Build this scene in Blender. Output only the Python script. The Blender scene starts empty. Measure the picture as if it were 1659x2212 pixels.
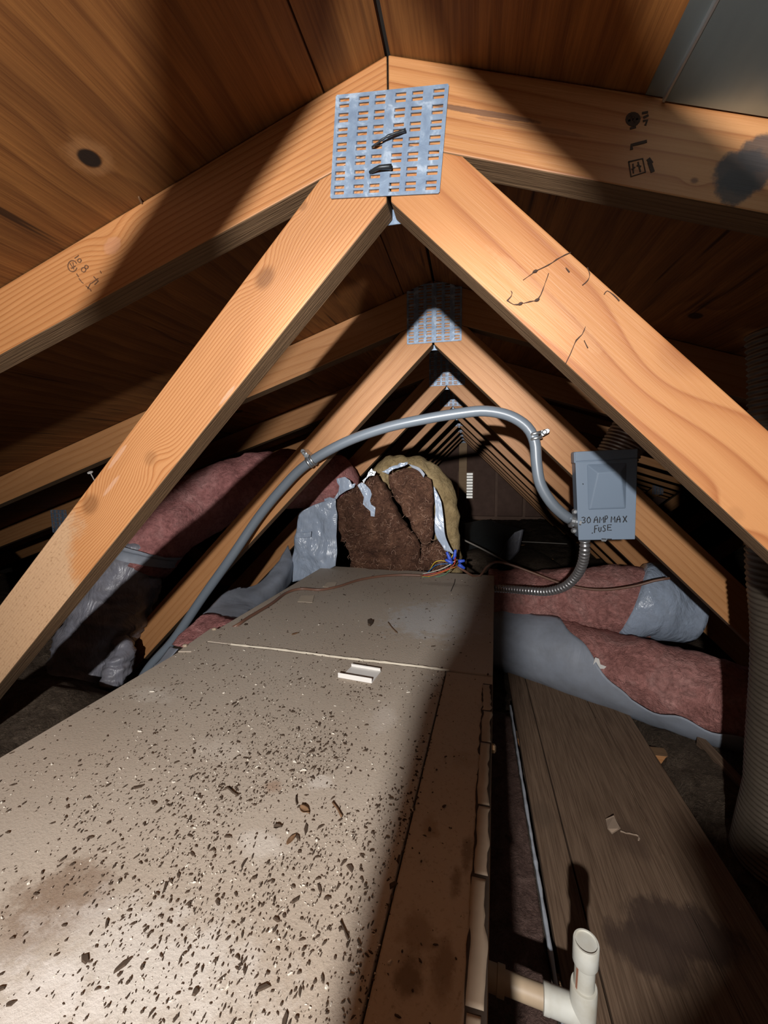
import bpy, bmesh, math, random
from mathutils import Vector, Matrix, noise
random.seed(7)
C = bpy.context.scene
# ------------------------------------------------------------------ camera
F, YAW, PITCH, ROLL = 883.436, 0.2090, 0.1133, -0.0115
W, H = 1659, 2212
cy, sy, cp, sp = math.cos(YAW), math.sin(YAW), math.cos(PITCH), math.sin(PITCH)
fwd = Vector((-sy * cp, cy * cp, -sp)); rgt = Vector((cy, sy, 0)); upv = rgt.cross(fwd)
rr = math.cos(ROLL) * rgt + math.sin(ROLL) * upv
uu = -math.sin(ROLL) * rgt + math.cos(ROLL) * upv
cd = bpy.data.cameras.new('camera'); cam = bpy.data.objects.new('camera', cd); C.collection.objects.link(cam)
cam.matrix_world = Matrix(((rr.x, uu.x, -fwd.x, 0), (rr.y, uu.y, -fwd.y, 0), (rr.z, uu.z, -fwd.z, 0), (0, 0, 0, 1)))
cd.sensor_fit = 'HORIZONTAL'; cd.sensor_width = 36; cd.lens = F / W * 36; cd.clip_start = .01
C.camera = cam
# ------------------------------------------------------------------ world: daylight outside, seen only through the gable vent
wd = bpy.data.worlds.new('sky'); C.world = wd; wd.use_nodes = True
wd.node_tree.nodes['Background'].inputs[0].default_value = (1, .97, .90, 1)
wd.node_tree.nodes['Background'].inputs[1].default_value = 0.62
# ------------------------------------------------------------------ work lamp light
LAMP = Vector((-.1, -.60, .125))
ld = bpy.data.lights.new('lamp_light', 'SPOT'); lo = bpy.data.objects.new('lamp_light', ld); C.collection.objects.link(lo)
lo.location = LAMP; lo.rotation_euler = (math.radians(88), 0, 0)
ld.energy = 108; ld.spot_size = math.radians(150); ld.spot_blend = 1.0; ld.shadow_soft_size = .014; ld.color = (1.0, .975, .95)
# second spot on the lamp's axis, added to brighten the far trusses
hd = bpy.data.lights.new('lamp_beam_boost', 'SPOT'); ho = bpy.data.objects.new('lamp_beam_boost', hd); C.collection.objects.link(ho)
ho.location = LAMP; ho.rotation_euler = (math.radians(87), 0, 0)
hd.energy = 150; hd.spot_size = math.radians(25); hd.spot_blend = 1.0; hd.shadow_soft_size = .014; hd.color = (1.0, .985, .97)
C.view_settings.view_transform = 'Standard'; C.view_settings.look = 'None'; C.view_settings.gamma = 1
C.view_settings.use_curve_mapping = False; C.view_settings.exposure = 0.0

# ------------------------------------------------------------------ helpers
def at(u, v, Y=None, Z=None, X=None):
    d = rr * ((u - W / 2) / F) - uu * ((v - H / 2) / F) + fwd
    t = Y / d.y if Y is not None else (Z / d.z if Z is not None else X / d.x)
    return d * t
def pts(l, Y): return [at(a[0], a[1], a[2] if len(a) > 2 else Y) for a in l]

def empty(name, loc=(0, 0, 0), rz=0, label=None, cat=None, group=None, kind=None):
    o = bpy.data.objects.new(name, None); C.collection.objects.link(o); o.empty_display_size = .05
    o.location = loc; o.rotation_euler = (0, 0, rz); tag(o, label, cat, group, kind); return o
def tag(o, label=None, cat=None, group=None, kind=None):
    if label: o['label'] = label
    if cat: o['category'] = cat
    if group: o['group'] = group
    if kind: o['kind'] = kind
    return o
def obj(name, vs, fs, mat, parent=None, smooth=False, bevel=0, recalc=True, loc=None, rot=None):
    me = bpy.data.meshes.new(name); me.from_pydata([tuple(v) for v in vs], [], [tuple(f) for f in fs])
    if recalc:
        bm = bmesh.new(); bm.from_mesh(me); bmesh.ops.recalc_face_normals(bm, faces=bm.faces); bm.to_mesh(me); bm.free()
    if smooth: me.polygons.foreach_set('use_smooth', [True] * len(me.polygons))
    o = bpy.data.objects.new(name, me); C.collection.objects.link(o); me.materials.append(mat)
    if parent: o.parent = parent
    if loc: o.location = loc
    if rot: o.rotation_euler = rot
    if bevel:
        b = o.modifiers.new('b', 'BEVEL'); b.width = bevel; b.segments = 2; b.limit_method = 'ANGLE'
    return o
def join(*parts):
    vs, fs = [], []
    for v, f in parts:
        n = len(vs); vs += list(v); fs += [tuple(i + n for i in q) for q in f]
    return vs, fs
def box(x0, x1, y0, y1, z0, z1):
    v = [(x, y, z) for x in (x0, x1) for y in (y0, y1) for z in (z0, z1)]
    return v, [(0, 1, 3, 2), (4, 6, 7, 5), (0, 4, 5, 1), (2, 3, 7, 6), (0, 2, 6, 4), (1, 5, 7, 3)]
def prism_xz(poly, y0, y1):
    n = len(poly); v = [(a, y0, b) for a, b in poly] + [(a, y1, b) for a, b in poly]
    return v, [tuple(range(n)), tuple(range(2 * n - 1, n - 1, -1))] + [(i, (i + 1) % n, n + (i + 1) % n, n + i) for i in range(n)]
def extrude(poly3, off):
    n = len(poly3); v = [Vector(p) for p in poly3]; v += [p + Vector(off) for p in v]
    return v, [tuple(range(n)), tuple(range(2 * n - 1, n - 1, -1))] + [(i, (i + 1) % n, n + (i + 1) % n, n + i) for i in range(n)]
def cr(p0, p1, p2, p3, t):
    return .5 * ((2 * p1) + (p2 - p0) * t + (2 * p0 - 5 * p1 + 4 * p2 - p3) * t * t + (3 * p1 - p0 - 3 * p2 + p3) * t ** 3)
def smooth_path(P, step):
    P = [Vector(p) for p in P]; out = []
    for i in range(len(P) - 1):
        a = P[i - 1] if i else 2 * P[0] - P[1]; d = P[i + 2] if i + 2 < len(P) else 2 * P[-1] - P[-2]
        n = max(2, int((P[i + 1] - P[i]).length / step))
        out += [cr(a, P[i], P[i + 1], d, k / n) for k in range(n)]
    return out + [P[-1]]
def tube(P, r, n=12, step=.02, rfun=None, cap=True, disp=None, flat=1.0, a0=0.0, a1=2 * math.pi, shift=None, a0f=None):
    """sweep; rfun(s, total) scales the radius, disp(point) adds to it, a0..a1 cuts it open, shift(angle) slides the rim along it"""
    Q = smooth_path(P, step) if step else [Vector(p) for p in P]
    closed = abs(a1 - a0 - 2 * math.pi) < 1e-6
    T = [(Q[min(i + 1, len(Q) - 1)] - Q[max(i - 1, 0)]).normalized() for i in range(len(Q))]
    ref = Vector((0, 0, 1)) if abs(T[0].z) < .9 else Vector((0, 1, 0))
    N = (ref - T[0] * ref.dot(T[0])).normalized(); S = [0.0]
    for i in range(1, len(Q)): S.append(S[-1] + (Q[i] - Q[i - 1]).length)
    tot = sum((Q[i] - Q[i - 1]).length for i in range(1, len(Q)))
    vs, fs = [], []; m = n if closed else n + 1
    for i, q in enumerate(Q):
        N = (N - T[i] * N.dot(T[i])).normalized(); B = T[i].cross(N)
        R = r * (rfun(S[i], S[-1]) if rfun else 1)
        b0 = a0f(S[i] / max(1e-9, tot)) if a0f else a0
        for k in range(m):
            a = b0 + (a1 - b0) * k / n
            d = N * math.cos(a) * flat + B * math.sin(a)
            p = q + d * R
            if shift: p = p + T[i] * shift(a) * (1 - S[i] / S[-1])
            if disp: p = p + d * disp(p)
            vs.append(p)
    for i in range(len(Q) - 1):
        for k in range(n):
            k2 = (k + 1) % m
            fs.append((i * m + k, i * m + k2, (i + 1) * m + k2, (i + 1) * m + k))
    if cap and closed:
        fs.append(tuple(range(m))); fs.append(tuple(len(vs) - m + k for k in range(m)))
    return vs, fs
def sheet(rows, thick=.002, sub=8, bulge=0.0, amp=0.0, sc=20.0, seed=0, back=None, ragged=0.0):
    """Catmull patch through rows of points, given a thickness away from the viewer"""
    R = [smooth_rows(r, sub) for r in rows]
    cols = list(zip(*R)); cols = [smooth_rows(list(c), sub) for c in cols]
    nu = len(cols); nv = len(cols[0]); bk = Vector(back or (0, 1, 0)).normalized()
    fr, bks = [], []
    for i in range(nu):
        for j in range(nv):
            u, v = i / (nu - 1), j / (nv - 1); p = cols[i][j]
            e = (4 * u * (1 - u)) ** .5 * (4 * v * (1 - v)) ** .5
            nz = sum(noise.noise((p * sc * k) + Vector((seed, seed * 2, 0))) / k for k in (1, 2, 4))
            w = Vector((noise.noise(p * sc * 2 + Vector((9, seed, 0))), 0, noise.noise(p * sc * 2 + Vector((seed, 5, 9))))) * ragged
            q = p - bk * (bulge * e) - bk * (amp * nz) + w
            fr.append(q); bks.append(q + bk * (thick * (.35 + .65 * e) if bulge else thick))
    n = nu * nv; vs = fr + bks; fs = []
    g = lambda i, j: i * nv + j
    for i in range(nu - 1):
        for j in range(nv - 1):
            fs.append((g(i, j), g(i + 1, j), g(i + 1, j + 1), g(i, j + 1)))
            fs.append((n + g(i, j), n + g(i, j + 1), n + g(i + 1, j + 1), n + g(i + 1, j)))
    for i in range(nu - 1):
        for j in (0, nv - 1): fs.append((g(i, j), g(i + 1, j), n + g(i + 1, j), n + g(i, j)))
    for j in range(nv - 1):
        for i in (0, nu - 1): fs.append((g(i, j), g(i, j + 1), n + g(i, j + 1), n + g(i, j)))
    return vs, fs
def smooth_rows(P, sub):
    P = [Vector(p) for p in P]; out = []
    for i in range(len(P) - 1):
        a = P[i - 1] if i else 2 * P[0] - P[1]; d = P[i + 2] if i + 2 < len(P) else 2 * P[-1] - P[-2]
        out += [cr(a, P[i], P[i + 1], d, k / sub) for k in range(sub)]
    return out + [P[-1]]
def lathe(prof, n=20, o=(0, 0, 0), ax=(0, 0, 1)):
    ax = Vector(ax).normalized(); a = ax.orthogonal().normalized(); b = ax.cross(a); o = Vector(o); vs, fs = [], []
    for r, z in prof:
        for k in range(n):
            t = 2 * math.pi * k / n; vs.append(o + ax * z + (a * math.cos(t) + b * math.sin(t)) * r)
    for i in range(len(prof) - 1):
        for k in range(n): fs.append((i * n + k, i * n + (k + 1) % n, (i + 1) * n + (k + 1) % n, (i + 1) * n + k))
    fs.append(tuple(range(n))); fs.append(tuple(len(vs) - n + k for k in range(n)))
    return vs, fs
def fuzz(amp, sc, seed=0):
    s = Vector((seed, -seed, seed * .5))
    return lambda p: amp * (noise.noise(p * sc + s) + .5 * noise.noise(p * sc * 2.3 + s) + .3 * noise.noise(p * sc * 5 + s))

# ------------------------------------------------------------------ materials
class NB:
    def __init__(s, name):
        s.m = bpy.data.materials.new(name); s.m.use_nodes = True; s.t = s.m.node_tree; s.b = s.t.nodes['Principled BSDF']
        s.tc = None
    def n(s, t, **k):
        x = s.t.nodes.new(t)
        for a, b in k.items(): setattr(x, a, b)
        return x
    def put(s, sock, v):
        if hasattr(v, 'is_output'): s.t.links.new(v, sock)
        elif isinstance(v, (tuple, list)) and len(v) == 3 and sock.type == 'RGBA': sock.default_value = (*v, 1)
        else: sock.default_value = v
    def co(s):
        if not s.tc: s.tc = s.n('ShaderNodeTexCoord').outputs['Object']
        return s.tc
    def xyz(s):
        x = s.n('ShaderNodeSeparateXYZ'); s.put(x.inputs[0], s.co()); return x.outputs
    def rnd(s): return s.n('ShaderNodeObjectInfo').outputs['Random']
    def mth(s, op, a, b=0.0, c=0.0):
        x = s.n('ShaderNodeMath', operation=op)
        for i, v in enumerate((a, b, c)): s.put(x.inputs[i], v)
        return x.outputs[0]
    def scale(s, v, sc):
        x = s.n('ShaderNodeVectorMath', operation='MULTIPLY'); s.put(x.inputs[0], v); x.inputs[1].default_value = sc; return x.outputs[0]
    def noise(s, sc=(1, 1, 1), detail=3, rough=.6, w=None, dist=0.0, scale=1.0):
        x = s.n('ShaderNodeTexNoise', noise_dimensions='4D'); s.put(x.inputs['Vector'], s.scale(s.co(), sc))
        x.inputs['Scale'].default_value = scale; x.inputs['Detail'].default_value = detail; x.inputs['Roughness'].default_value = rough
        x.inputs['Distortion'].default_value = dist; s.put(x.inputs['W'], 0.0 if w is None else w); return x.outputs['Fac']
    def ramp(s, f, st, interp='LINEAR'):
        x = s.n('ShaderNodeValToRGB'); s.put(x.inputs[0], f); e = x.color_ramp; e.interpolation = interp
        while len(e.elements) < len(st): e.elements.new(1)
        for el, (p, c) in zip(e.elements, st):
            el.position = p; el.color = (*c, 1) if isinstance(c, (tuple, list)) else (c, c, c, 1)
        return x.outputs[0]
    def mix(s, f, a, b, mode='MIX'):
        x = s.n('ShaderNodeMix', data_type='RGBA', blend_type=mode)
        s.put(x.inputs[0], f); s.put(x.inputs[6], a); s.put(x.inputs[7], b); return x.outputs[2]
    def smooth(s, v, a, b):
        x = s.n('ShaderNodeMapRange', interpolation_type='SMOOTHSTEP'); s.put(x.inputs[0], v); x.inputs[1].default_value = a; x.inputs[2].default_value = b; return x.outputs[0]
    def ell(s, X, Y, c, r, wob=None, k=.6):
        a = s.mth('DIVIDE', s.mth('SUBTRACT', X, c[0]), r[0]); b = s.mth('DIVIDE', s.mth('SUBTRACT', Y, c[1]), r[1])
        d = s.mth('SQRT', s.mth('ADD', s.mth('MULTIPLY', a, a), s.mth('MULTIPLY', b, b)))
        if wob is not None: d = s.mth('ADD', d, s.mth('MULTIPLY', s.mth('SUBTRACT', wob, .5), k))
        return d
    def fin(s, col, rough=.8, bump=None, dist=.002, metal=0, spec=.3):
        s.put(s.b.inputs['Base Color'], col); s.put(s.b.inputs['Roughness'], rough); s.b.inputs['Metallic'].default_value = metal
        s.b.inputs['Specular IOR Level'].default_value = spec
        if bump is not None:
            x = s.n('ShaderNodeBump'); x.inputs['Strength'].default_value = 1; x.inputs['Distance'].default_value = dist
            s.put(x.inputs['Height'], bump); s.t.links.new(x.outputs[0], s.b.inputs['Normal'])
        return s.m
def plain(name, col, rough=.6, metal=0, var=.12, sc=30, spec=.4, bump=0.0):
    b = NB(name); f = b.noise(scale=sc, detail=3)
    c = b.mix(f, tuple(x * (1 - var) for x in col), tuple(min(1, x * (1 + var)) for x in col))
    return b.fin(c, rough, f if bump else None, bump, metal, spec)

def wood(name, light, mid, dark, freq=90, ca=1.0, cb=.25, amp=.012, stretch=2.0, knots=(), spots=(), dust=None, fib=.16, rough=.52, bumpd=.0006, contrast=1.0):
    """timber: object x runs along the grain. knots: (x, z, radius, sign, darkness); spots: (x, z, rx, rz, colour, strength)"""
    b = NB(name); X, Y, Z = b.xyz(); w = b.mth('MULTIPLY', b.rnd(), 40.0)
    a = b.noise((stretch, 9, 9), 2, .5, w)
    r = b.mth('ADD', b.mth('MULTIPLY', Z, ca), b.mth('MULTIPLY', Y, cb))
    r = b.mth('ADD', r, b.mth('MULTIPLY', b.mth('SUBTRACT', a, .5), amp * 2))
    dk = None
    for (kx, kz, kr, sg, dn) in knots:
        d = b.ell(X, Z, (kx, kz), (kr * 2.2, kr * 1.5))
        g = b.mth('EXPONENT', b.mth('MULTIPLY', b.mth('MULTIPLY', d, d), -1.0))
        r = b.mth('ADD', r, b.mth('MULTIPLY', g, sg * kr * 1.25))
        d2 = b.ell(X, Z, (kx, kz), (kr * .75, kr * .55), a, .8); m = b.mth('MULTIPLY', b.mth('SUBTRACT', 1.0, b.smooth(d2, .55, 1.5)), dn)
        dk = m if dk is None else b.mth('MAXIMUM', dk, m)
    f = b.mth('FRACT', b.mth('MULTIPLY', b.mth('ADD', r, b.mth('MULTIPLY', b.rnd(), .3)), freq))
    ringc = b.ramp(f, [(0, light), (.45, light), (.8, mid), (.93, dark), (1, light)])
    col = b.mix(contrast, mid, ringc)
    fi = b.noise((14, 420, 420), 3, .6, w); col = b.mix(fib, col, b.ramp(fi, [(.35, dark), (.65, light)]))
    bl = b.noise((3, 18, 18), 3, .6, w); col = b.mix(b.ramp(bl, [(.45, 0.0), (.75, .45)]), col, tuple(x * .78 for x in mid))
    if dk is not None: col = b.mix(dk, col, tuple(x * .35 for x in dark))
    wob = b.noise((45, 45, 45), 4, .65, 3.0)
    for (sx, sz, rx, rz, sc_, st) in spots:
        d = b.ell(X, Z, (sx, sz), (rx, rz), wob, 1.1); col = b.mix(b.mth('MULTIPLY', b.mth('SUBTRACT', 1.0, b.smooth(d, .75, 1.05)), st), col, sc_)
    if dust:
        x0, wd_, dc = dust; d = b.mth('ADD', X, b.mth('MULTIPLY', b.mth('SUBTRACT', b.noise((14, 20, 20), 4, .7, 1.0), .5), .16))
        col = b.mix(b.mth('MULTIPLY', b.smooth(d, x0, x0 + wd_), .85), col, b.mix(b.ramp(b.noise((160, 160, 160), 3, .7, 2.0), [(.52, 0.0), (.68, .8)]), dc, tuple(x * .35 for x in dc)))
    rel = b.mth('ADD', b.mth('MULTIPLY', f, .4), fi)
    return b.fin(col, rough, rel, bumpd, 0, .35)
def spots_mat(name, col, dark, spots, rough=.85, nsc=14, grit=.5, bumpd=.0006, spec=.2):
    """flat dusty sheet; spots in object x, y"""
    b = NB(name); X, Y, Z = b.xyz(); c = b.mix(b.ramp(b.noise(scale=nsc * .25, detail=5), [(.35, 0.0), (.7, .55)]), col, dark)
    g = b.noise(scale=260, detail=3, rough=.7); c = b.mix(b.ramp(g, [(.56, 0.0), (.72, grit)]), c, tuple(x * .4 for x in dark))
    c = b.mix(b.ramp(b.noise(scale=nsc, detail=5, rough=.7), [(.4, 0.0), (.75, .35)]), c, tuple(min(1, x * 1.25) for x in col))
    wob = b.noise(scale=38, detail=5, rough=.65)
    for (sx, sy_, rx, ry, sc_, st, soft) in spots:
        d = b.ell(X, Y, (sx, sy_), (rx, ry), wob, 2.2); c = b.mix(b.mth('MULTIPLY', b.mth('SUBTRACT', 1.0, b.smooth(d, 1 - soft, 1.05)), st), c, sc_)
    return b.fin(c, rough, g, bumpd, 0, spec)
def fibre(name, cols, sc=18, bumpd=.02, strand=True, aniso=(1, 1, 1)):
    b = NB(name); f = b.noise(tuple(sc * a for a in aniso), 6, .7, dist=.8)
    c = b.ramp(f, [(.25, cols[0]), (.5, cols[1]), (.75, cols[2])])
    h = b.noise(tuple(sc * 5 * a for a in aniso), 5, .75, dist=1.5)
    c = b.mix(b.ramp(h, [(.3, .55), (.55, 0.0)]), c, tuple(x * .35 for x in cols[0]))
    if strand:
        s_ = b.noise((sc * 3, sc * 3, sc * 9), 3, .6, dist=3.5); c = b.mix(b.ramp(s_, [(.495, 0.0), (.505, .5), (.515, 0.0)]), c, tuple(min(1, x * 2.2) for x in cols[2]))
    hh = b.mth('ADD', f, b.mth('MULTIPLY', h, .5))
    return b.fin(c, .95, hh, bumpd, 0, .1)
def film(name, col, rough=.3, sc=14, bumpd=.012, dirt=.35):
    b = NB(name); f = b.noise((sc, sc, sc * .5), 4, .55, dist=1.2); g = b.noise(scale=sc * 3, detail=4)
    c = b.mix(b.ramp(g, [(.4, 0.0), (.75, dirt)]), col, tuple(x * .5 for x in (col[0] * 1.1, col[1], col[2] * .85)))
    return b.fin(c, b.ramp(g, [(.3, rough), (.8, rough + .25)]), f, bumpd, 0, .5)

LW, MW, DW = (.50, .265, .115), (.43, .20, .075), (.30, .115, .04)
M = {}
M['wood'] = wood('fir_timber', (.45, .225, .095), (.39, .178, .066), (.29, .115, .04), freq=48, ca=1, cb=.5, amp=.055, stretch=1.0, contrast=.55, fib=.22)
M['palewood'] = wood('pale_timber', (.60, .40, .22), (.54, .33, .17), (.40, .22, .10), freq=60, amp=.03)  # lighter copy of the timber, brightens the far king post in place of light
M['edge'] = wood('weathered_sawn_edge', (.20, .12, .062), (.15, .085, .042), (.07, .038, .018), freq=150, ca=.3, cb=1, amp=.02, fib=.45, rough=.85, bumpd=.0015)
M['galv'] = None
b = NB('galvanised_plate'); f = b.noise(scale=60, detail=4, dist=.6)
M['galv'] = b.fin(b.ramp(f, [(.3, (.135, .185, .27)), (.55, (.215, .285, .385)), (.72, (.46, .54, .64))]), b.ramp(f, [(.3, .5), (.7, .35)]), f, .0006, .25, .5)
M['ply'] = None
def plywood(name, light, mid, dark, knots):
    b = NB(name); X, Y, Z = b.xyz(); w = b.mth('MULTIPLY', b.rnd(), 30.0)
    a = b.noise((5, 1.3, 5), 3, .55, w); r = b.mth('ADD', X, b.mth('MULTIPLY', b.mth('SUBTRACT', a, .5), .22))
    dk = None
    for (kx, ky, kr, dn) in knots:
        d = b.ell(X, Y, (kx, ky), (kr * 2, kr * 2.6)); g = b.mth('EXPONENT', b.mth('MULTIPLY', b.mth('MULTIPLY', d, d), -1.0))
        r = b.mth('ADD', r, b.mth('MULTIPLY', g, kr * 1.6)); d2 = b.ell(X, Y, (kx, ky), (kr * .62, kr * .8), a, .5)
        m = b.mth('MULTIPLY', b.mth('SUBTRACT', 1.0, b.smooth(d2, .8, 1.15)), dn); dk = m if dk is None else b.mth('MAXIMUM', dk, m)
    f = b.mth('FRACT', b.mth('MULTIPLY', r, 26.0)); c = b.ramp(f, [(0, light), (.5, mid), (.88, dark), (1, light)])
    c = b.mix(.6, mid, c); fi = b.noise((300, 7, 300), 4, .65, w); c = b.mix(.4, c, b.ramp(fi, [(.35, dark), (.62, light)]))
    bl = b.noise((9, 2.5, 9), 4, .6, w); c = b.mix(b.ramp(bl, [(.42, 0.0), (.72, .6)]), c, tuple(x * .6 for x in dark))
    ck = b.noise((60, 3.0, 60), 2, .5, w); c = b.mix(b.ramp(ck, [(.64, 0.0), (.72, .85)]), c, tuple(x * .2 for x in dark))
    if dk is not None:
        k0 = knots[0]; d3 = b.ell(X, Y, (k0[0], k0[1]), (k0[2], k0[2] * 1.2), b.noise(scale=60, detail=4), 1.2)
        rim = b.mth('MULTIPLY', b.smooth(d3, .45, .7), b.mth('SUBTRACT', 1.0, b.smooth(d3, .85, 1.6))); c = b.mix(b.mth('MULTIPLY', rim, .4), c, (.36, .18, .075))
        c = b.mix(dk, c, (.015, .008, .005))
    return b.fin(c, .75, b.mth('ADD', b.mth('MULTIPLY', f, .3), fi), .0012, 0, .25)
M['ply'] = plywood('roof_plywood', (.275, .115, .030), (.195, .072, .017), (.085, .027, .006), [(-.449, .449, .017, 1), (-.54, .395, .007, .5), (-.70, .62, .012, .6), (.45, 1.0, .02, .9), (-.9, 1.5, .025, .9)])
M['under'] = plain('roof_underlay', (.02, .015, .012), .9)
M['wallwood'] = plain('gable_siding', (.19, .115, .09), .9, var=.35, sc=9)
M['wallwood2'] = plain('gable_batten', (.26, .165, .125), .9, var=.3, sc=9)
M['slat'] = plain('vent_slat', (.10, .09, .08), .8)
M['dark'] = plain('black_plastic', (.05, .06, .062), .6, var=.5)
M['steel'] = plain('zinc_steel', (.55, .58, .60), .32, .9, sc=80)
M['sheetmetal'] = None
b = NB('sheet_metal'); f = b.noise((18, 3, 18), 4, .6); g = b.noise((60, 14, 60), 2, .5)
M['sheetmetal'] = b.fin(b.mix(b.ramp(g, [(.68, 0.0), (.74, .6)]), b.ramp(f, [(.3, (.25, .33, .365)), (.7, (.34, .43, .47))]), (.6, .66, .68)), .38, f, .0004, .88, .5)
M['gap'] = plain('black_ink', (.012, .012, .014), .6)
M['ink2'] = plain('faded_stamp_ink', (.10, .045, .02), .8)
M['greybox'] = plain('grey_enamel', (.185, .24, .315), .42, var=.05, sc=8)
M['conduit'] = plain('grey_pvc_jacket', (.14, .165, .195), .35, var=.06, sc=12, spec=.5)
M['bx'] = plain('armour_steel', (.42, .42, .43), .3, .85, sc=50)
M['alu'] = plain('flex_aluminium', (.6, .6, .6), .33, .75, var=.3, sc=25)
M['alud'] = plain('dusty_flex_aluminium', (.11, .088, .066), .5, .55, var=.35, sc=25)
M['pvc'] = None
b = NB('white_pvc'); f = b.noise(scale=22, detail=4); g = b.noise((60, 60, 25), 3, .6)
M['pvc'] = b.fin(b.mix(b.ramp(g, [(.66, 0.0), (.74, .6)]), b.ramp(f, [(.35, (.58, .58, .53)), (.7, (.46, .43, .35))]), (.10, .07, .05)), .45, None, 0, 0, .4)
M['pvcold'] = plain('yellowed_pvc', (.40, .30, .20), .5, var=.3, sc=20)
M['primer'] = plain('pipe_primer_stain', (.30, .13, .08), .6)
M['brown'] = fibre('brown_glass_fibre', ((.055, .028, .022), (.165, .080, .052), (.36, .19, .12)), 13, .045)
M['pink'] = fibre('pink_glass_fibre', ((.27, .105, .10), (.46, .20, .19), (.60, .34, .32)), 9, .02, False)
M['pinkdirty'] = fibre('dusty_pink_glass_fibre', ((.25, .105, .09), (.49, .225, .20), (.62, .36, .325)), 9, .028, False)
M['fill'] = fibre('loose_fill', ((.05, .036, .026), (.13, .095, .068), (.23, .175, .13)), 22, .03, False)
M['film'] = film('grey_vapour_film', (.31, .37, .47), .2, 12, .02)
M['filmdark'] = film('dusty_grey_film', (.20, .20, .235), .33, 12, .016, .6)
M['filmmatt'] = film('matt_grey_film', (.235, .26, .31), .5, 6, .006, .45)
M['tan'] = fibre('tan_duct_wrap', ((.17, .115, .05), (.28, .205, .105), (.40, .31, .18)), 7, .012, False)
M['foil'] = plain('crumpled_foil', (.6, .65, .7), .25, .9, sc=120, bump=.004)
M['cable'] = plain('brown_cable_jacket', (.15, .075, .05), .4, var=.1)
M['cableblack'] = plain('dark_cable_jacket', (.035, .025, .02), .5)
M['cablewhite'] = plain('pale_cable_jacket', (.28, .25, .22), .5)
for nm, c in dict(red=(.45, .04, .03), white=(.62, .56, .5), yellow=(.62, .43, .04), blue=(.03, .12, .30), green=(.09, .22, .12), orange=(.55, .16, .02)).items():
    M['w' + nm] = plain(nm + '_wire', c, .4, var=.05)
M['nut'] = plain('blue_nut_plastic', (.035, .085, .50), .4, var=.1)
M['whiteplastic'] = plain('white_plastic', (.68, .66, .63), .5, var=.06)
M['card'] = plain('beige_card', (.48, .40, .31), .9, var=.1)
M['crumb'] = plain('dark_crumbs', (.055, .035, .022), .9, var=.5, sc=200)
M['crumbl'] = plain('pale_flakes', (.60, .55, .47), .9)
M['leaf'] = plain('dried_leaf', (.14, .075, .036), .9, var=.3, sc=90)
M['web'] = plain('dusty_cobweb', (.05, .028, .02), .9)
M['tape'] = plain('aged_tape', (.37, .29, .21), .7, var=.35, sc=25)
M['adh'] = plain('old_adhesive', (.035, .022, .014), .9, var=.5, sc=40)
M['gasket'] = plain('pale_gasket', (.58, .52, .42), .8)
M['rust'] = plain('zinc_screw', (.55, .38, .22), .4, .7)
M['rim'] = plain('bright_pan_edge', (.42, .45, .50), .45, .2, var=.3, sc=60)
M['liner'] = fibre('dirty_fuzz', ((.06, .035, .03), (.13, .08, .066), (.20, .13, .11)), 30, .01, False)
M['stampink'] = plain('stamp_ink', (.045, .025, .015), .8)
M['oldsteel'] = plain('blackened_steel', (.035, .04, .045), .4, .6)
M['lampbody'] = plain('lamp_housing', (.05, .05, .05), .5)
M['lens'] = plain('lamp_lens', (.8, .8, .8), .3)
PLANKC = ((.185, .122, .080), (.145, .092, .058), (.070, .041, .025))

# ------------------------------------------------------------------ roof geometry constants (measured from the trusses)
XR, Y1, ZR = -.102, .53, .481          # ridge line, first truss face
PH, TH, SP, BD = math.radians(18.3), math.radians(44.48), .61, .089
ZV = .320                               # where the two webs meet
TP, TT = math.tan(PH), math.tan(TH)
DROP = BD / math.cos(PH); D2 = BD / math.cos(TH)
ZF = -.85

# ------------------------------------------------------------------ setting
fl = obj('floor', *box(-4.4, 4.2, -3.1, 6.6, ZF - .07, ZF - .01), plain('ceiling_board', (.12, .09, .07), .9)); tag(fl, kind='structure')
ceil = empty('ceiling', kind='structure')
def slope_panel(side, d0, d1, y0, y1):
    zf = lambda d: ZR + .0015 - d * TP
    pr = [(XR + side * d0, zf(d0)), (XR + side * d1, zf(d1)), (XR + side * d1, zf(d1) + .012), (XR + side * d0, zf(d0) + .012)]
    o = obj('plywood_panel', *prism_xz(pr, y0, y1), M['ply'], ceil); return o
SL = 1.22 * math.cos(PH)
for side in (-1, 1):
    ds = [.0022, .080] if side < 0 else [.0020]
    while ds[-1] < 4.1: ds.append(ds[-1] + SL)
    for i in range(len(ds) - 1):
        y = -3.05 - (1.22 if i % 2 else 0) + .55
        while y < 6.5:
            slope_panel(side, ds[i] + .0012, min(ds[i + 1], 4.2) - .0012, y + .001, y + 2.438); y += 2.44
for side in (-1, 1):
    pr = [(XR, ZR + .015), (XR + side * 4.3, ZR + .015 - 4.3 * TP), (XR + side * 4.3, ZR + .05 - 4.3 * TP), (XR, ZR + .05)]
    obj('roof_underlay', *prism_xz(pr, -3.1, 6.6), M['under'], ceil)
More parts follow.
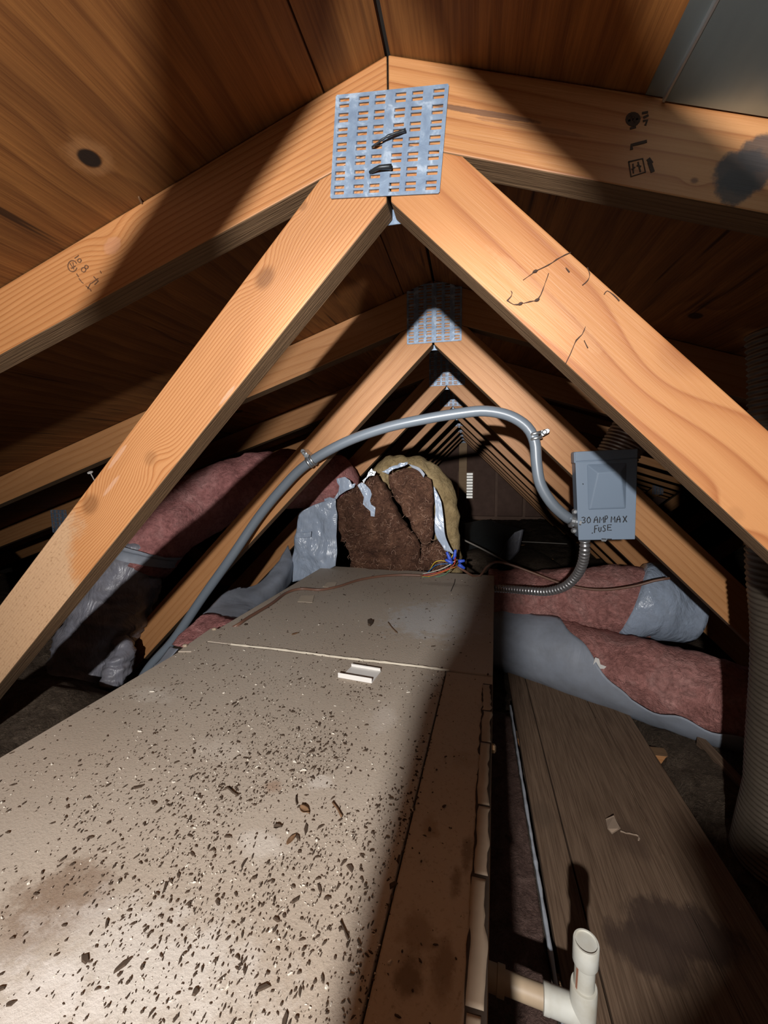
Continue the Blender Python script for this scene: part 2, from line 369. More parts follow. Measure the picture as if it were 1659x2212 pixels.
# far gable wall with an opening for the vent
YG = 6.22
VX0, VX1, VZ0, VZ1 = at(991.5, 1050, YG).x, at(1021, 1050, YG).x, at(1015, 1077, YG).z, at(1015, 1021, YG).z
wb = empty('wall_back', kind='structure')
bx0 = -4.3
edges = []
x = -4.25
while x < 4.1:
    edges.append((x, min(x + .19, 4.1))); x += .190
def zt(x): return ZR - abs(x - XR) * TP + .03
for (a, c) in edges:
    segs = [(ZF - .02, min(zt(a), zt(c)))]
    if c > VX0 and a < VX1: segs = [(ZF - .02, VZ0), (VZ1, min(zt(a), zt(c)))]
    for z0, z1 in segs:
        if z1 > z0: obj('siding_board', *box(a, c, YG + random.uniform(0, .012), YG + .03, z0, z1), M['wallwood'], wb)
obj('siding_board', *box(VX0 - .25, VX0, YG + .031, YG + .045, VZ0 - .03, VZ1 + .03), M['wallwood'], wb)
obj('siding_board', *box(VX1, VX1 + .25, YG + .031, YG + .045, VZ0 - .03, VZ1 + .03), M['wallwood'], wb)
for x in (.35, .74, 1.15, 1.55, -.55, -.95, -1.35):
    obj('stud', *box(x, x + .038, YG - .06, YG, ZF, zt(x + .04) - .06), M['wallwood2'], wb)
obj('bottom_plate', *box(-4.2, 4.1, YG - .065, YG - .001, ZF - .01, ZF + .09), M['wallwood2'], wb)
wf = obj('wall_front', *box(-4.4, 4.2, -3.12, -3.06, ZF - .05, ZR + .1), M['wallwood2']); tag(wf, kind='structure')
gv = empty('gable_vent', (0, YG, 0), label='slatted vent with daylight between slats in the far dark gable wall', cat='vent')
obj('frame', *join(box(VX0 - .02, VX0, -.03, -.005, VZ0 - .02, VZ1 + .02), box(VX1, VX1 + .02, -.03, -.005, VZ0 - .02, VZ1 + .02), box(VX0, VX1, -.03, -.005, VZ1, VZ1 + .02), box(VX0, VX1, -.03, -.005, VZ0 - .02, VZ0)), M['wallwood2'], gv)
n = 9
for k in range(n + 1):
    z = VZ0 + (VZ1 - VZ0) * k / n
    obj('slat', *prism_xz([(VX0, z - .0055), (VX1, z - .0055), (VX1, z + .0055), (VX0, z + .0055)], -.004, .012), M['slat'], gv)

# ------------------------------------------------------------------ roof trusses
def member(name, poly, origin, ang, mat, parent, y0=0.0, y1=.038, bevel=.0018):
    """poly in truss x, z; the mesh is stored along its own x axis so the grain follows it"""
    ca, sa = math.cos(ang), math.sin(ang)
    loc = [((x - origin[0]) * ca + (z - origin[1]) * sa, -(x - origin[0]) * sa + (z - origin[1]) * ca) for x, z in poly]
    o = obj(name, *prism_xz(loc, y0, y1), mat, parent, bevel=bevel)
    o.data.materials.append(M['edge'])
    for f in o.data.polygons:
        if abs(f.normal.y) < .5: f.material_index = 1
    o.location = (origin[0], 0, origin[1]); o.rotation_euler = (0, -ang, 0); return o
def gusset(name, w, h, nc, nr, mat, parent, tilt=0.0):
    """pressed nail plate with real slots"""
    t = .0012; vs, fs = [], []
    cw, rh = w / nc, h / nr
    for i in range(nc):
        for j in range(nr):
            x0, x1, z0, z1 = -w / 2 + i * cw, -w / 2 + (i + 1) * cw, -h / 2 + j * rh, -h / 2 + (j + 1) * rh
            off = rh * .10 * (1 if j % 2 else -1)
            cx, cz, sx, sz = (x0 + x1) / 2 + (.0012 if i % 2 else -.0012), (z0 + z1) / 2 - off, cw * .29, rh * .24
            n = len(vs)
            out = [(x0, z0), (x1, z0), (x1, z1), (x0, z1)]; inn = [(cx - sx, cz - sz), (cx + sx, cz - sz), (cx + sx, cz + sz), (cx - sx, cz + sz)]
            for y in (-t, 0):
                vs += [(a, y, c) for a, c in out] + [(a, y, c) for a, c in inn]
            for k in range(4):
                k2 = (k + 1) % 4
                fs += [(n + k, n + k2, n + 4 + k2, n + 4 + k), (n + 4 + k, n + 4 + k2, n + 12 + k2, n + 12 + k)]
            # bent tooth lip on one side of the slot
            n = len(vs); vs += [(cx - sx, -t, cz - sz), (cx - sx, -t, cz + sz), (cx - sx + .0022, .004, cz + sz * .6), (cx - sx + .0022, .004, cz - sz * .6)]; fs.append((n, n + 1, n + 2, n + 3))
    vs2, fs2 = join((vs, fs), box(-w / 2, w / 2, -t, 0, -h / 2 - .0012, -h / 2), box(-w / 2, w / 2, -t, 0, h / 2, h / 2 + .0012), box(-w / 2 - .001, -w / 2, -t, 0, -h / 2, h / 2), box(w / 2, w / 2 + .001, -t, 0, -h / 2, h / 2))
    o = obj(name, vs2, fs2, mat, parent, recalc=False); o.rotation_euler = (0, tilt, 0); return o
XB = 1.19           # web foot distance from the ridge
def web_poly(s, D2=D2):
    """s=-1 left, +1 right web, in truss x, z (apex at 0, 0)"""
    zv = ZV - ZR; zc = -DROP; g = .0025
    xi = (zv + D2 - zc) / (TT - TP)
    zb = ZF - ZR; xl = (zv - zb) / TT; xu = (zv + D2 - zb) / TT
    return [(s * g, zv), (s * xl, zb), (s * xu, zb), (s * xi, zc - xi * TP), (s * g, zc)]
def chord_poly(s):
    L = 4.1; g = .0008
    return [(s * g, 0), (s * L, -L * TP), (s * L, -L * TP - DROP), (s * g, -DROP)]
FIRST = {}
def build_truss(k, label, mats=None, king=False):
    mats = mats or {}
    t = empty('roof_truss', (XR, Y1 + SP * k, ZR), label=label, cat='truss', group='timber roof trusses')
    wm = M['wood']
    for s in (-1, 1):
        a = PH if s < 0 else -PH
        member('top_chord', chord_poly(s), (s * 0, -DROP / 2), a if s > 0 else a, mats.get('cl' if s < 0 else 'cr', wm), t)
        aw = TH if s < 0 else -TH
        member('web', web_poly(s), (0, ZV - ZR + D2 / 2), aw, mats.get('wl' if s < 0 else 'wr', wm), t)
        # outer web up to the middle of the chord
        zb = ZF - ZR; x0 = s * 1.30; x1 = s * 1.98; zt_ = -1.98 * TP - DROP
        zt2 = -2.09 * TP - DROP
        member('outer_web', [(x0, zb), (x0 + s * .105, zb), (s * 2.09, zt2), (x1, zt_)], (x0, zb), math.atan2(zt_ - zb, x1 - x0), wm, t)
        g = gusset('chord_plate', .10, .12, 4, 12, M['galv'], t); g.location = (s * 2.03, -.0015, -2.03 * TP - DROP * .9)
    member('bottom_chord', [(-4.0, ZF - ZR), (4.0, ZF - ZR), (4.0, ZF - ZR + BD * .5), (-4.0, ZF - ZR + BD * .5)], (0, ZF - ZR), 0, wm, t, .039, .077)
    return t
def copy_tree(o, parent=None):
    c = o.copy(); C.collection.objects.link(c)
    if parent: c.parent = parent
    for ch in [x for x in bpy.data.objects if x.parent == o]: copy_tree(ch, c)
    return c
def mem_local(s, kind, u, v):
    """pixel on the first truss face -> object x, z of that member (used to place knots, stains and stamps)"""
    p = at(u, v, Y1); x, z = p.x - XR, p.z - ZR
    if kind == 'web': o, a = (0, ZV - ZR + D2 / 2), (TH if s < 0 else -TH)
    else: o, a = (0, -DROP / 2), (PH if s < 0 else -PH)
    ca, sa = math.cos(a), math.sin(a)
    return ((x - o[0]) * ca + (z - o[1]) * sa, -(x - o[0]) * sa + (z - o[1]) * ca)
wl = lambda u, v: mem_local(-1, 'web', u, v)
wr = lambda u, v: mem_local(1, 'web', u, v)
cl = lambda u, v: mem_local(-1, 'chord', u, v)
cr_ = lambda u, v: mem_local(1, 'chord', u, v)
WL = wood('left_web_timber', (.43, .205, .082), (.36, .148, .050), (.255, .088, .026), freq=215, ca=1, cb=.35, amp=.010, stretch=1.6,  # first truss timbers are all coloured darker to offset the close lamp
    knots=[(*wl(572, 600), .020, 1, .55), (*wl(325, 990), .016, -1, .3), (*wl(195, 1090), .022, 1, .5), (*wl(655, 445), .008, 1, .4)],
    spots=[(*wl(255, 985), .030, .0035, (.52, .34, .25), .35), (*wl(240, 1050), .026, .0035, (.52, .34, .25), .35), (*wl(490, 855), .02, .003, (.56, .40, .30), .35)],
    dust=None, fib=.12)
# dust mask grows towards the foot of the left web (negative x is down)
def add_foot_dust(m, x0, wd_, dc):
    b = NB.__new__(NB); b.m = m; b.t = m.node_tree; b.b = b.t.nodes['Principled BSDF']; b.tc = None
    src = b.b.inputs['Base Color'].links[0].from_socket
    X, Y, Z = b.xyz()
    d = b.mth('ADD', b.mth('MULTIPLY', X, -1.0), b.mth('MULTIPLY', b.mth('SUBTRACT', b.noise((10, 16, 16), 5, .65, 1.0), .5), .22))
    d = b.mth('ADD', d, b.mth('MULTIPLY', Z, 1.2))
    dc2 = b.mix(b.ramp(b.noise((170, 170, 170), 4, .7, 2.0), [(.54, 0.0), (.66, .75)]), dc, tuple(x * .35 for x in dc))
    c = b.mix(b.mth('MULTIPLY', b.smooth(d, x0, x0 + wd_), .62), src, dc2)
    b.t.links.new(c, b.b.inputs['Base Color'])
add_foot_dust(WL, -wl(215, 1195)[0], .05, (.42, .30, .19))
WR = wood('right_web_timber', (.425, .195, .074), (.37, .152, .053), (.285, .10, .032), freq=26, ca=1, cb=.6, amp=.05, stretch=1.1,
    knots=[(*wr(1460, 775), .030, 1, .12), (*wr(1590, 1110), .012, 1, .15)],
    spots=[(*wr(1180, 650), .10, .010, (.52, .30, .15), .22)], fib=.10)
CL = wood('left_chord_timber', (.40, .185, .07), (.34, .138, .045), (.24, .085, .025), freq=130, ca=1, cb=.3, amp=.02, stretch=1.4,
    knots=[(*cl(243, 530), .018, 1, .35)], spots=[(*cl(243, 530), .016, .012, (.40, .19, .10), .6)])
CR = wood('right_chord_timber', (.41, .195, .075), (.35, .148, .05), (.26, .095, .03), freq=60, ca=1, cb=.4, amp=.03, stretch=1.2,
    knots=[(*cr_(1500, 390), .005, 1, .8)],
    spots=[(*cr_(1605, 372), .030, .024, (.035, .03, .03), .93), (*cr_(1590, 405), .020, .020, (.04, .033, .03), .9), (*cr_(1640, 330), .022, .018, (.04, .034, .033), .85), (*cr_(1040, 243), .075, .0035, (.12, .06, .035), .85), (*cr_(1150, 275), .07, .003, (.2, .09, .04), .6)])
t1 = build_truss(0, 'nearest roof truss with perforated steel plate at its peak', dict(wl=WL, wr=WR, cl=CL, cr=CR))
c0 = [at(u, v, Y1) for u, v in ((727, 210), (968, 187), (950, 418), (716, 430))]
pc = sum(c0, Vector()) / 4 - Vector((XR, Y1, ZR))
ang = math.atan2((c0[1] - c0[0]).z, (c0[1] - c0[0]).x)
g = gusset('gusset_plate', .1345, .113, 6, 14, M['galv'], t1, math.radians(5.2)); g.location = (pc.x, -.0012, pc.z)
gb = gusset('gusset_plate', .1345, .13, 6, 14, M['galv'], t1); gb.location = (0, .0395, -.100)
for a, c, w in (((805, 324), (878, 290), .0045), ((800, 378), (848, 368), .0075)):
    A = at(*a, Y1) - Vector((XR, Y1, ZR)); B = at(*c, Y1) - Vector((XR, Y1, ZR)); A.y = -.0045; B.y = -.006; m_ = (A + B) / 2; m_.y = -.009
    obj('bent_nail', *tube([A, m_, B], w * .36, 8, .003, rfun=lambda s, t: .65 + .45 * s / t, disp=fuzz(.0006, 300)), M['oldsteel'], t1, True)
# grade stamps on the chords of the first truss (ink strokes standing a hair proud of the wood)
def strokes(name, polys, w, mat, parent, y=-.0006, depth=.0008):
    parts = []
    for P in polys:
        P = [Vector(p) for p in P]
        if len(P) == 1: P = [P[0], P[0] + Vector((w * .5, 0, 0))]
        L, R = [], []
        for i, p in enumerate(P):
            d = (P[min(i + 1, len(P) - 1)] - P[max(i - 1, 0)]); d.y = 0; d = d.normalized() if d.length > 1e-9 else Vector((1, 0, 0))
            nrm = Vector((-d.z, 0, d.x)) * w / 2; e = d * w * .3 * (1 if i == len(P) - 1 else (-1 if i == 0 else 0))
            L.append(p + nrm + e); R.append(p - nrm + e)
        vs, fs = [], []
        for l, r in zip(L, R): vs += [(l.x, l.y + y, l.z), (r.x, r.y + y, r.z)]
        for l, r in zip(L, R): vs += [(l.x, l.y + y + depth, l.z), (r.x, r.y + y + depth, r.z)]
        m_ = 2 * len(P)
        for i in range(len(P) - 1):
            fs += [(2 * i, 2 * i + 1, 2 * i + 3, 2 * i + 2), (m_ + 2 * i, m_ + 2 * i + 2, m_ + 2 * i + 3, m_ + 2 * i + 1), (2 * i, 2 * i + 2, m_ + 2 * i + 2, m_ + 2 * i), (2 * i + 1, m_ + 2 * i + 1, m_ + 2 * i + 3, 2 * i + 3)]
        fs += [(0, m_, m_ + 1, 1), (m_ - 2, m_ - 1, 2 * m_ - 1, 2 * m_ - 2)]
        parts.append((vs, fs))
    return obj(name, *join(*parts), mat, parent)
def px(poly, Y, org): return [at(u, v, Y) - org for u, v in poly]
O1 = Vector((XR, Y1, ZR))
arc = lambda cx, cy_, rx, ry, a0=0, a1=360, n=14: [(cx + rx * math.cos(math.radians(a0 + (a1 - a0) * i / n)), cy_ + ry * math.sin(math.radians(a0 + (a1 - a0) * i / n))) for i in range(n + 1)]
st = strokes('grade_stamp', [px(p, Y1, O1) for p in [
    arc(157, 575, 10, 12, 20, 330), [(152, 570), (160, 582), (158, 568)], [(155, 580), (163, 575)],
    [(162, 558), (168, 554)], [(168, 554), (170, 552)], arc(172, 563, 4, 4, 0, 360, 8),
    [(166, 592), (170, 598)], [(171, 602), (175, 607)], [(176, 609), (180, 612)], arc(181, 583, 5, 5, 0, 360, 8), arc(187, 577, 4, 4, 0, 360, 8),
    [(186, 618), (196, 626), (197, 629)], [(190, 624), (196, 612)], [(198, 612), (212, 602)], [(203, 598), (211, 607)], [(205, 615), (213, 607)], [(217, 586), (219, 590)]]], .0013, M['ink2'], t1)
st = strokes('grade_stamp', [px(p, Y1, O1) for p in [
    arc(1367, 258, 14, 13), arc(1367, 258, 9, 8), [(1357, 262), (1378, 254)], [(1360, 250), (1374, 266)], [(1388, 245), (1398, 243)], [(1391, 254), (1399, 250)], [(1390, 262), (1398, 260), (1394, 270)], [(1362, 278), (1372, 275)]]], .0022, M['stampink'], t1)
st = strokes('grade_stamp', [px(p, Y1, O1) for p in [
    [(1364, 322), (1364, 314), (1376, 311), (1392, 307), (1395, 306)]]], .003, M['stampink'], t1)
st = strokes('grade_stamp', [px(p, Y1, O1) for p in [
    [(1358, 350), (1388, 343), (1394, 372), (1363, 382), (1358, 350)], [(1367, 355), (1368, 374)], [(1378, 351), (1383, 371)], [(1376, 358), (1384, 360)], [(1365, 366), (1371, 362)]]], .0013, M['stampink'], t1)
st = strokes('grade_stamp', [px([(1401, 345), (1406, 352)], Y1, O1), px([(1403, 352), (1409, 370)], Y1, O1)], .0038, M['stampink'], t1)
# second truss (shares the generic timber), then copies down the ridge
t2 = build_truss(1, 'second roof truss, carrying the grey conduit and the fuse box')
g2 = gusset('gusset_plate', .143, .148, 6, 18, M['galv'], t2); g2.location = (.002, -.0015, -.082)
g2b = gusset('gusset_plate', .143, .13, 6, 14, M['galv'], t2); g2b.location = (0, .0395, -.100)
names = {2: 'third roof truss from the front, just behind the torn brown insulation', 3: 'fourth roof truss from the front along the ridge', 4: 'fifth roof truss from the front along the ridge',
         5: 'sixth roof truss from the front along the ridge', 6: 'seventh roof truss from the front along the ridge', 7: 'eighth roof truss from the front along the ridge', 8: 'ninth roof truss from the front, last before the gable truss'}
for k in range(2, 9):
    c = copy_tree(t2); c.location = (XR, Y1 + SP * k, ZR); c['label'] = names[k]
tg = copy_tree(t2); tg.location = (XR, 6.04, ZR); tg['label'] = 'farthest truss with an upright king post, against the gable wall'
KX0, KX1 = at(991, 1050, 6.04).x - XR, at(1008, 1050, 6.04).x - XR
obj('king_post', *box(KX0, KX1, -.002, .05, ZF - ZR, at(1000, 955, 6.04).z - ZR), M['palewood'], tg, bevel=.002)
for ch in [x for x in bpy.data.objects if x.parent == tg]:
    if ch.name.startswith('web'): bpy.data.objects.remove(ch)
kp = gusset('king_plate', .15, .15, 12, 5, M['galv'], tg); kp.location = ((KX0 + KX1) / 2, -.004, at(1000, 945, 6.04).z - ZR)
_wp = web_poly
web_poly = lambda s: _wp(s, .066)
t0 = build_truss(-1, 'roof truss standing just behind the viewpoint')
web_poly = _wp
g0 = gusset('gusset_plate', .143, .148, 6, 18, M['galv'], t0); g0.location = (.002, -.0015, -.082)
# galvanised flashing between the rafters, high on the right slope
fl_ = empty('metal_flashing', (XR, 0, ZR), label='blue-grey sheet metal fixed under the roof beside the nearest peak', cat='flashing')
def under(d, h=0): return (d, -d * TP - .0015 - h)
obj('flange', *prism_xz([under(.278), under(.296), under(.296, .0012), under(.278, .0012)], -.035, .527), M['sheetmetal'], fl_)
obj('sheet', *prism_xz([under(.297, .003), under(.86, .003), under(.86, .0045), under(.297, .0045)], -.035, .527), M['sheetmetal'], fl_)
obj('folded_lip', *prism_xz([under(.2945, .001), under(.2965, .001), under(.2965, .006), under(.2945, .006)], -.035, .527), M['steel'], fl_)

# ------------------------------------------------------------------ attic floor: walkway planks, drain pan, loose fill
ZP = -.79
wk = empty('plywood_walkway', (0, 0, ZP), label='dusty wooden planks on the floor right of the cabinet, dark water stain in the middle', cat='walkway')
stains = [(.36, .70, .10, .055, (.05, .03, .022), .85, .35), (.30, .66, .08, .05, (.05, .03, .022), .8, .4), (.335, .87, .05, .06, (.085, .052, .035), .6, .6), (.17, .9, .03, .05, (.09, .06, .04), .5, .6)]
b = NB('walkway_board'); X, Y, Z = b.xyz(); w = b.mth('MULTIPLY', b.rnd(), 20.0)
a = b.noise((7, 1.2, 7), 3, .55, w); f = b.mth('FRACT', b.mth('MULTIPLY', b.mth('ADD', X, b.mth('MULTIPLY', a, .22)), 40.0))
c = b.mix(.5, PLANKC[1], b.ramp(f, [(0, PLANKC[0]), (.6, PLANKC[1]), (.9, PLANKC[2]), (1, PLANKC[0])]))
fi = b.noise((340, 9, 340), 3, .65, w); c = b.mix(.55, c, b.ramp(fi, [(.38, PLANKC[2]), (.58, PLANKC[0])]))
wob = b.noise((30, 14, 30), 5, .7)
for (sx, sy_, rx, ry, sc_, stg, soft) in stains:
    d = b.ell(X, Y, (sx, sy_), (rx, ry), wob, 1.5); c = b.mix(b.mth('MULTIPLY', b.mth('SUBTRACT', 1.0, b.smooth(d, 1 - soft, 1.05)), stg), c, sc_)
sp_ = b.noise(scale=240, detail=2); c = b.mix(b.ramp(sp_, [(.73, 0.0), (.76, .8)]), c, (.42, .34, .26))
M['splint'] = plain('splintered_wood', (.30, .22, .16), .9, var=.3)
M['plank'] = b.fin(c, .8, b.mth('ADD', b.mth('MULTIPLY', f, .35), fi), .0016, 0, .25)
for x0, x1, y1 in ((.147, .2055, 1.62), (.2085, .3895, 1.70), (.3925, .50, 1.62)):
    o = obj('plank', *box(x0, x1, -.3, y1, -.018, random.uniform(-.001, .0005)), M['plank'], wk, bevel=.0015)
o = obj('split_strip', *tube([(.389, .42, .0005), (.3905, .7, .001), (.389, .95, .0008), (.391, 1.3, .0005)], .0022, 6, .02, disp=fuzz(.0018, 90)), M['plank'], wk)
vs, fs = sheet([pts([(1318, 1768, .0), (1335, 1764), (1342, 1772)], .9), pts([(1316, 1790), (1328, 1798), (1346, 1788)], .9)], .001, 4)
flap = [at(u, v, Z=ZP + h) - Vector((0, 0, ZP)) for u, v, h in ((1308, 1770, .002), (1326, 1762, .009), (1332, 1775, .006), (1340, 1790, .010), (1322, 1802, .001), (1312, 1790, .004))]
obj('lifted_splinter', *extrude(flap, (0, 0, .0012)), M['splint'], wk)
cr2 = [at(u, v, Z=ZP) - Vector((0, 0, ZP - .001)) for u, v in ((1340, 1796), (1352, 1800), (1368, 1803), (1380, 1808), (1379, 1816))]
obj('lifted_splinter', *tube(cr2, .0018, 6, .01, disp=fuzz(.0012, 200)), M['splint'], wk)
cl_ = Vector((0, 0, ZP))
obj('cleat', *extrude([at(1505, 1592, Z=ZP + .012) - cl_, at(1520, 1592, Z=ZP + .012) - cl_, at(1622, 1698, Z=ZP + .012) - cl_, at(1604, 1702, Z=ZP + .012) - cl_], (0, 0, -.03)), M['plank'], wk, bevel=.001)
# pan under the cabinet
dp = empty('drain_pan', (0, 0, ZP), label='thin bright-edged metal pan in the gap below the cabinet', cat='pan')
obj('rim', *box(.1335, .1360, -.4, 1.30, -.02, .012), M['steel'], dp)
obj('rolled_edge', *tube([(.1348, -.4, .013), (.1352, .5, .0125), (.1340, .9, .013), (.1348, 1.30, .0125)], .0032, 8, .02, disp=fuzz(.0018, 45)), M['rim'], dp)
obj('dusty_liner', *sheet([[Vector((x, y, -.004 - .010 * abs(noise.noise(Vector((x * 30, y * 12, 2)))))) for x in (.02, .05, .08, .11, .131)] for y in (-.3, 0, .3, .5, .7, .9, 1.1, 1.28)], .004, 6, amp=.004, sc=40, back=(0, 0, -1)), M['liner'], dp, True)
obj('bottom', *box(-.72, .1335, -.4, 1.30, -.020, -.012), M['fill'], dp)
# loose fill
def fill_h(x, y):
    h = -.80
    if x < -.69:
        h = -.80 + .23 * math.exp(-((x + 1.05) ** 2 / .22 + (y - .74) ** 2 / (.5 if y < .74 else .07))) + .20 * math.exp(-((x + 1.42) ** 2 / .04 + (y - 1.12) ** 2 / .05)) + .02
    elif x < .13: h = -.83 if y < 1.7 else -.80
    elif x < .515 and y < 1.75: h = -.838
    else: h = -.80 + (.02 if x > .7 else 0)
    p = Vector((x, y, 0))
    return h + .022 * noise.noise(p * 7) + .012 * noise.noise(p * 23) + .007 * noise.noise(p * 60)
xs = []; x = -3.4
while x < 3.2:
    xs.append(x); x += .022 if -1.6 < x < 1.4 else .09
ys = []; y = -.2
while y < 6.1:
    ys.append(y); y += .022 if y < 2 else .06
vs = [(x, y, fill_h(x, y)) for x in xs for y in ys]; ny = len(ys)
fs = [(i * ny + j, (i + 1) * ny + j, (i + 1) * ny + j + 1, i * ny + j + 1) for i in range(len(xs) - 1) for j in range(ny - 1)]
o = obj('loose_fill_insulation', vs, fs, M['fill'], None, True, recalc=False); tag(o, 'dark crumbly loose-fill insulation lying between and beyond the trusses', 'insulation', kind='stuff')

# ------------------------------------------------------------------ air handler cabinet
RZ = -math.atan(.058)
OB = Vector((.002, 0, -.4))
ah = empty('air_handler', OB, RZ, 'long dusty grey-tan metal cabinet filling the lower left, top scattered with debris', 'air handler')
def b2(u, v, Z=-.4):
    p = at(u, v, Z=Z) - OB; ca, sa = math.cos(-RZ), math.sin(-RZ); return Vector((p.x * ca - p.y * sa, p.x * sa + p.y * ca, p.z))
BW, YF, YS, YN = .665, 1.50, .766, -.60
PC, PD = (.43, .37, .305), (.29, .22, .16)
sp = lambda u, v, rx, ry, c, s, soft=.5: (*b2(u, v).xy, rx, ry, c, s, soft)
M['top_near'] = spots_mat('dusty_cabinet_top', PC, PD, [
    sp(120, 1960, .06, .05, (.20, .13, .085), .75, .6), sp(1010 - 60, 1980, .012, .03, (.10, .055, .025), .6, .7), sp(300, 2090, .14, .06, (.62, .58, .53), .6, .7), sp(80, 2170, .06, .03, (.65, .60, .55), .6, .6),
    sp(690, 1690, .02, .016, (.62, .57, .51), .5, .5), sp(560, 1830, .035, .02, (.60, .55, .49), .5, .6), sp(590, 1700, .016, .014, (.28, .17, .11), .6, .7), sp(470, 1620, .06, .03, (.57, .51, .44), .35, .7), sp(320, 1500, .06, .03, (.58, .53, .46), .4, .7),
    sp(830, 1550, .03, .05, (.56, .50, .44), .4, .8), sp(960, 1470, .05, .02, (.45, .41, .36), .4, .6)], .85, 12, .55)
M['top_strip'] = spots_mat('stained_cabinet_edge', (.43, .355, .275), (.29, .20, .13), [
    sp(880, 2100, .014, .022, (.10, .055, .025), .7, .6), sp(985, 1900, .008, .02, (.12, .07, .03), .6, .7), sp(1010, 1840, .008, .03, (.10, .06, .03), .6, .7), sp(900, 2010, .02, .02, (.17, .10, .05), .5, .7), sp(960, 2080, .012, .03, (.14, .08, .04), .6, .7),
    sp(1000, 1640, .02, .025, (.33, .24, .16), .5, .7), sp(930, 1790, .012, .02, (.25, .16, .09), .5, .7)], .75, 14, .5)
M['top_far'] = spots_mat('wiped_cabinet_top', PC, PD, [
    sp(920, 1335, .12, .14, (.50, .50, .50), .7, .55), sp(985, 1330, .09, .20, (.52, .50, .48), .5, .5), sp(850, 1240, .2, .05, (.36, .31, .26), .5, .6), sp(960, 1262, .10, .03, (.26, .22, .17), .6, .6), sp(660, 1290, .05, .03, (.36, .30, .24), .4, .7)], .7, 10, .3, .001, .3)
M['cabside'] = spots_mat('cabinet_side', (.30, .21, .13), (.16, .10, .06), [], .7, 10, .3)
obj('top_panel', *box(-BW, -.0895, YN, YS - .0025, -.015, 0), M['top_near'], ah, bevel=.002)
obj('top_edge_panel', *box(-.0875, -.0005, YN, YS - .0025, -.015, -.0012), M['top_strip'], ah, bevel=.002)
obj('far_top_panel', *box(-BW, -.0005, YS + .0025, YF, -.015, -.0006), M['top_far'], ah, bevel=.002)
obj('side_panel', *box(-.004, 0, YN, YS, -.37, -.0155), M['cabside'], ah)
obj('side_panel', *box(-.004, 0, YS + .001, YF, -.37, -.0155), M['cabside'], ah)
obj('side_panel', *box(-BW, -BW + .004, YN, YF, -.37, -.0155), M['cabside'], ah)
obj('end_panel', *box(-BW + .004, -.004, YF - .004, YF, -.37, -.0155), M['cabside'], ah)
obj('end_panel', *box(-BW + .004, -.004, YN, YN + .004, -.37, -.0155), M['cabside'], ah)
obj('base_panel', *box(-BW + .004, -.004, YN + .004, YF - .004, -.37, -.366), M['cabside'], ah)
vsA, fsA = tube([(-.575, YS, 0), (-.45, YS + .001, .0008), (-.3, YS - .001, .0004), (-.2, YS, .0008), (-.083, YS, .0002)], .0022, 6, .012, disp=fuzz(.0011, 130))
obj('gasket_strip', vsA, fsA, M['gasket'], ah)
# corner hinge plate on the far left edge
q = [b2(385, 1409), b2(455, 1360), b2(484, 1361), b2(413, 1409)]
hp = obj('hinge_plate', *extrude([p + Vector((0, 0, .0003)) for p in q], (0, 0, .0022)), M['top_near'], ah)
for u, v in ((400, 1398), (463, 1362)):
    p = b2(u, v); obj('screw', *lathe([(.0055, 0), (.0055, .002), (.004, .0045), (.001, .005)], 6, p + Vector((0, 0, .002))), M['tape'], hp)
# torn tape along the right edge
vs, fs = [], []
y = -.3; prev = None; L = []
while y < .735:
    L.append((y, -.0175 + .004 * noise.noise(Vector((y * 22, 0, 0))) + .003 * noise.noise(Vector((y * 70, 3, 0))))); y += .006
vs = [(x, y, .0004) for y, x in L] + [(-.0008, y, .0004) for y, x in L]; n = len(L)
fs = [(i, i + 1, n + i + 1, n + i) for i in range(n - 1)]
vs += [(a, c, d - .0015) for a, c, d in vs]; fs += [tuple(2 * n + k for k in reversed(f)) for f in fs[:]] + [(i, 2 * n + i, 2 * n + i + 1, i + 1) for i in range(n - 1)]
obj('adhesive_strip', vs, fs, M['adh'], ah)
segs_ = [(-.3, .21, -.0145, -.0065), (.222, .262, -.0150, -.0045), (.266, .365, -.0165, -.003), (.369, .452, -.0145, -.0015), (.455, .566, -.0165, -.004), (.569, .645, -.015, -.002), (.648, .728, -.0175, -.0055)]
for a_, c_, e0, e1 in segs_:
    n = max(6, int((c_ - a_) / .008)); rows = []
    for i in range(n + 1):
        y = a_ + (c_ - a_) * i / n; wv = .0028 * noise.noise(Vector((y * 28, a_, 1))) + .0018 * noise.noise(Vector((y * 150, a_, 3)))
        up = .0007 + .0013 * abs(noise.noise(Vector((y * 25, a_, 7))))
        rows.append([Vector((e0 + wv, y, up)), Vector(((e0 + e1) / 2, y, .0010)), Vector((e1 + wv * 1.6, y, .0008 + .5 * up))])
    obj('torn_tape', *sheet(rows, .0005, 2, back=(0, 0, -1)), M['tape'], ah, True)
for (u, v, zz) in ((1067, 1553, -.43), (1062, 2142, -.437)):
    yy = {1553: .60, 2142: .272}[v]
    obj('screw', *lathe([(.0065, 0), (.0065, .004), (.0035, .006)], 6, (0, yy, zz + .4), (1, 0, 0)), M['rust'], ah)

# ------------------------------------------------------------------ things lying on the cabinet
ZT = -.4
def on_top(u, v, h=0): return at(u, v, Z=ZT + h)
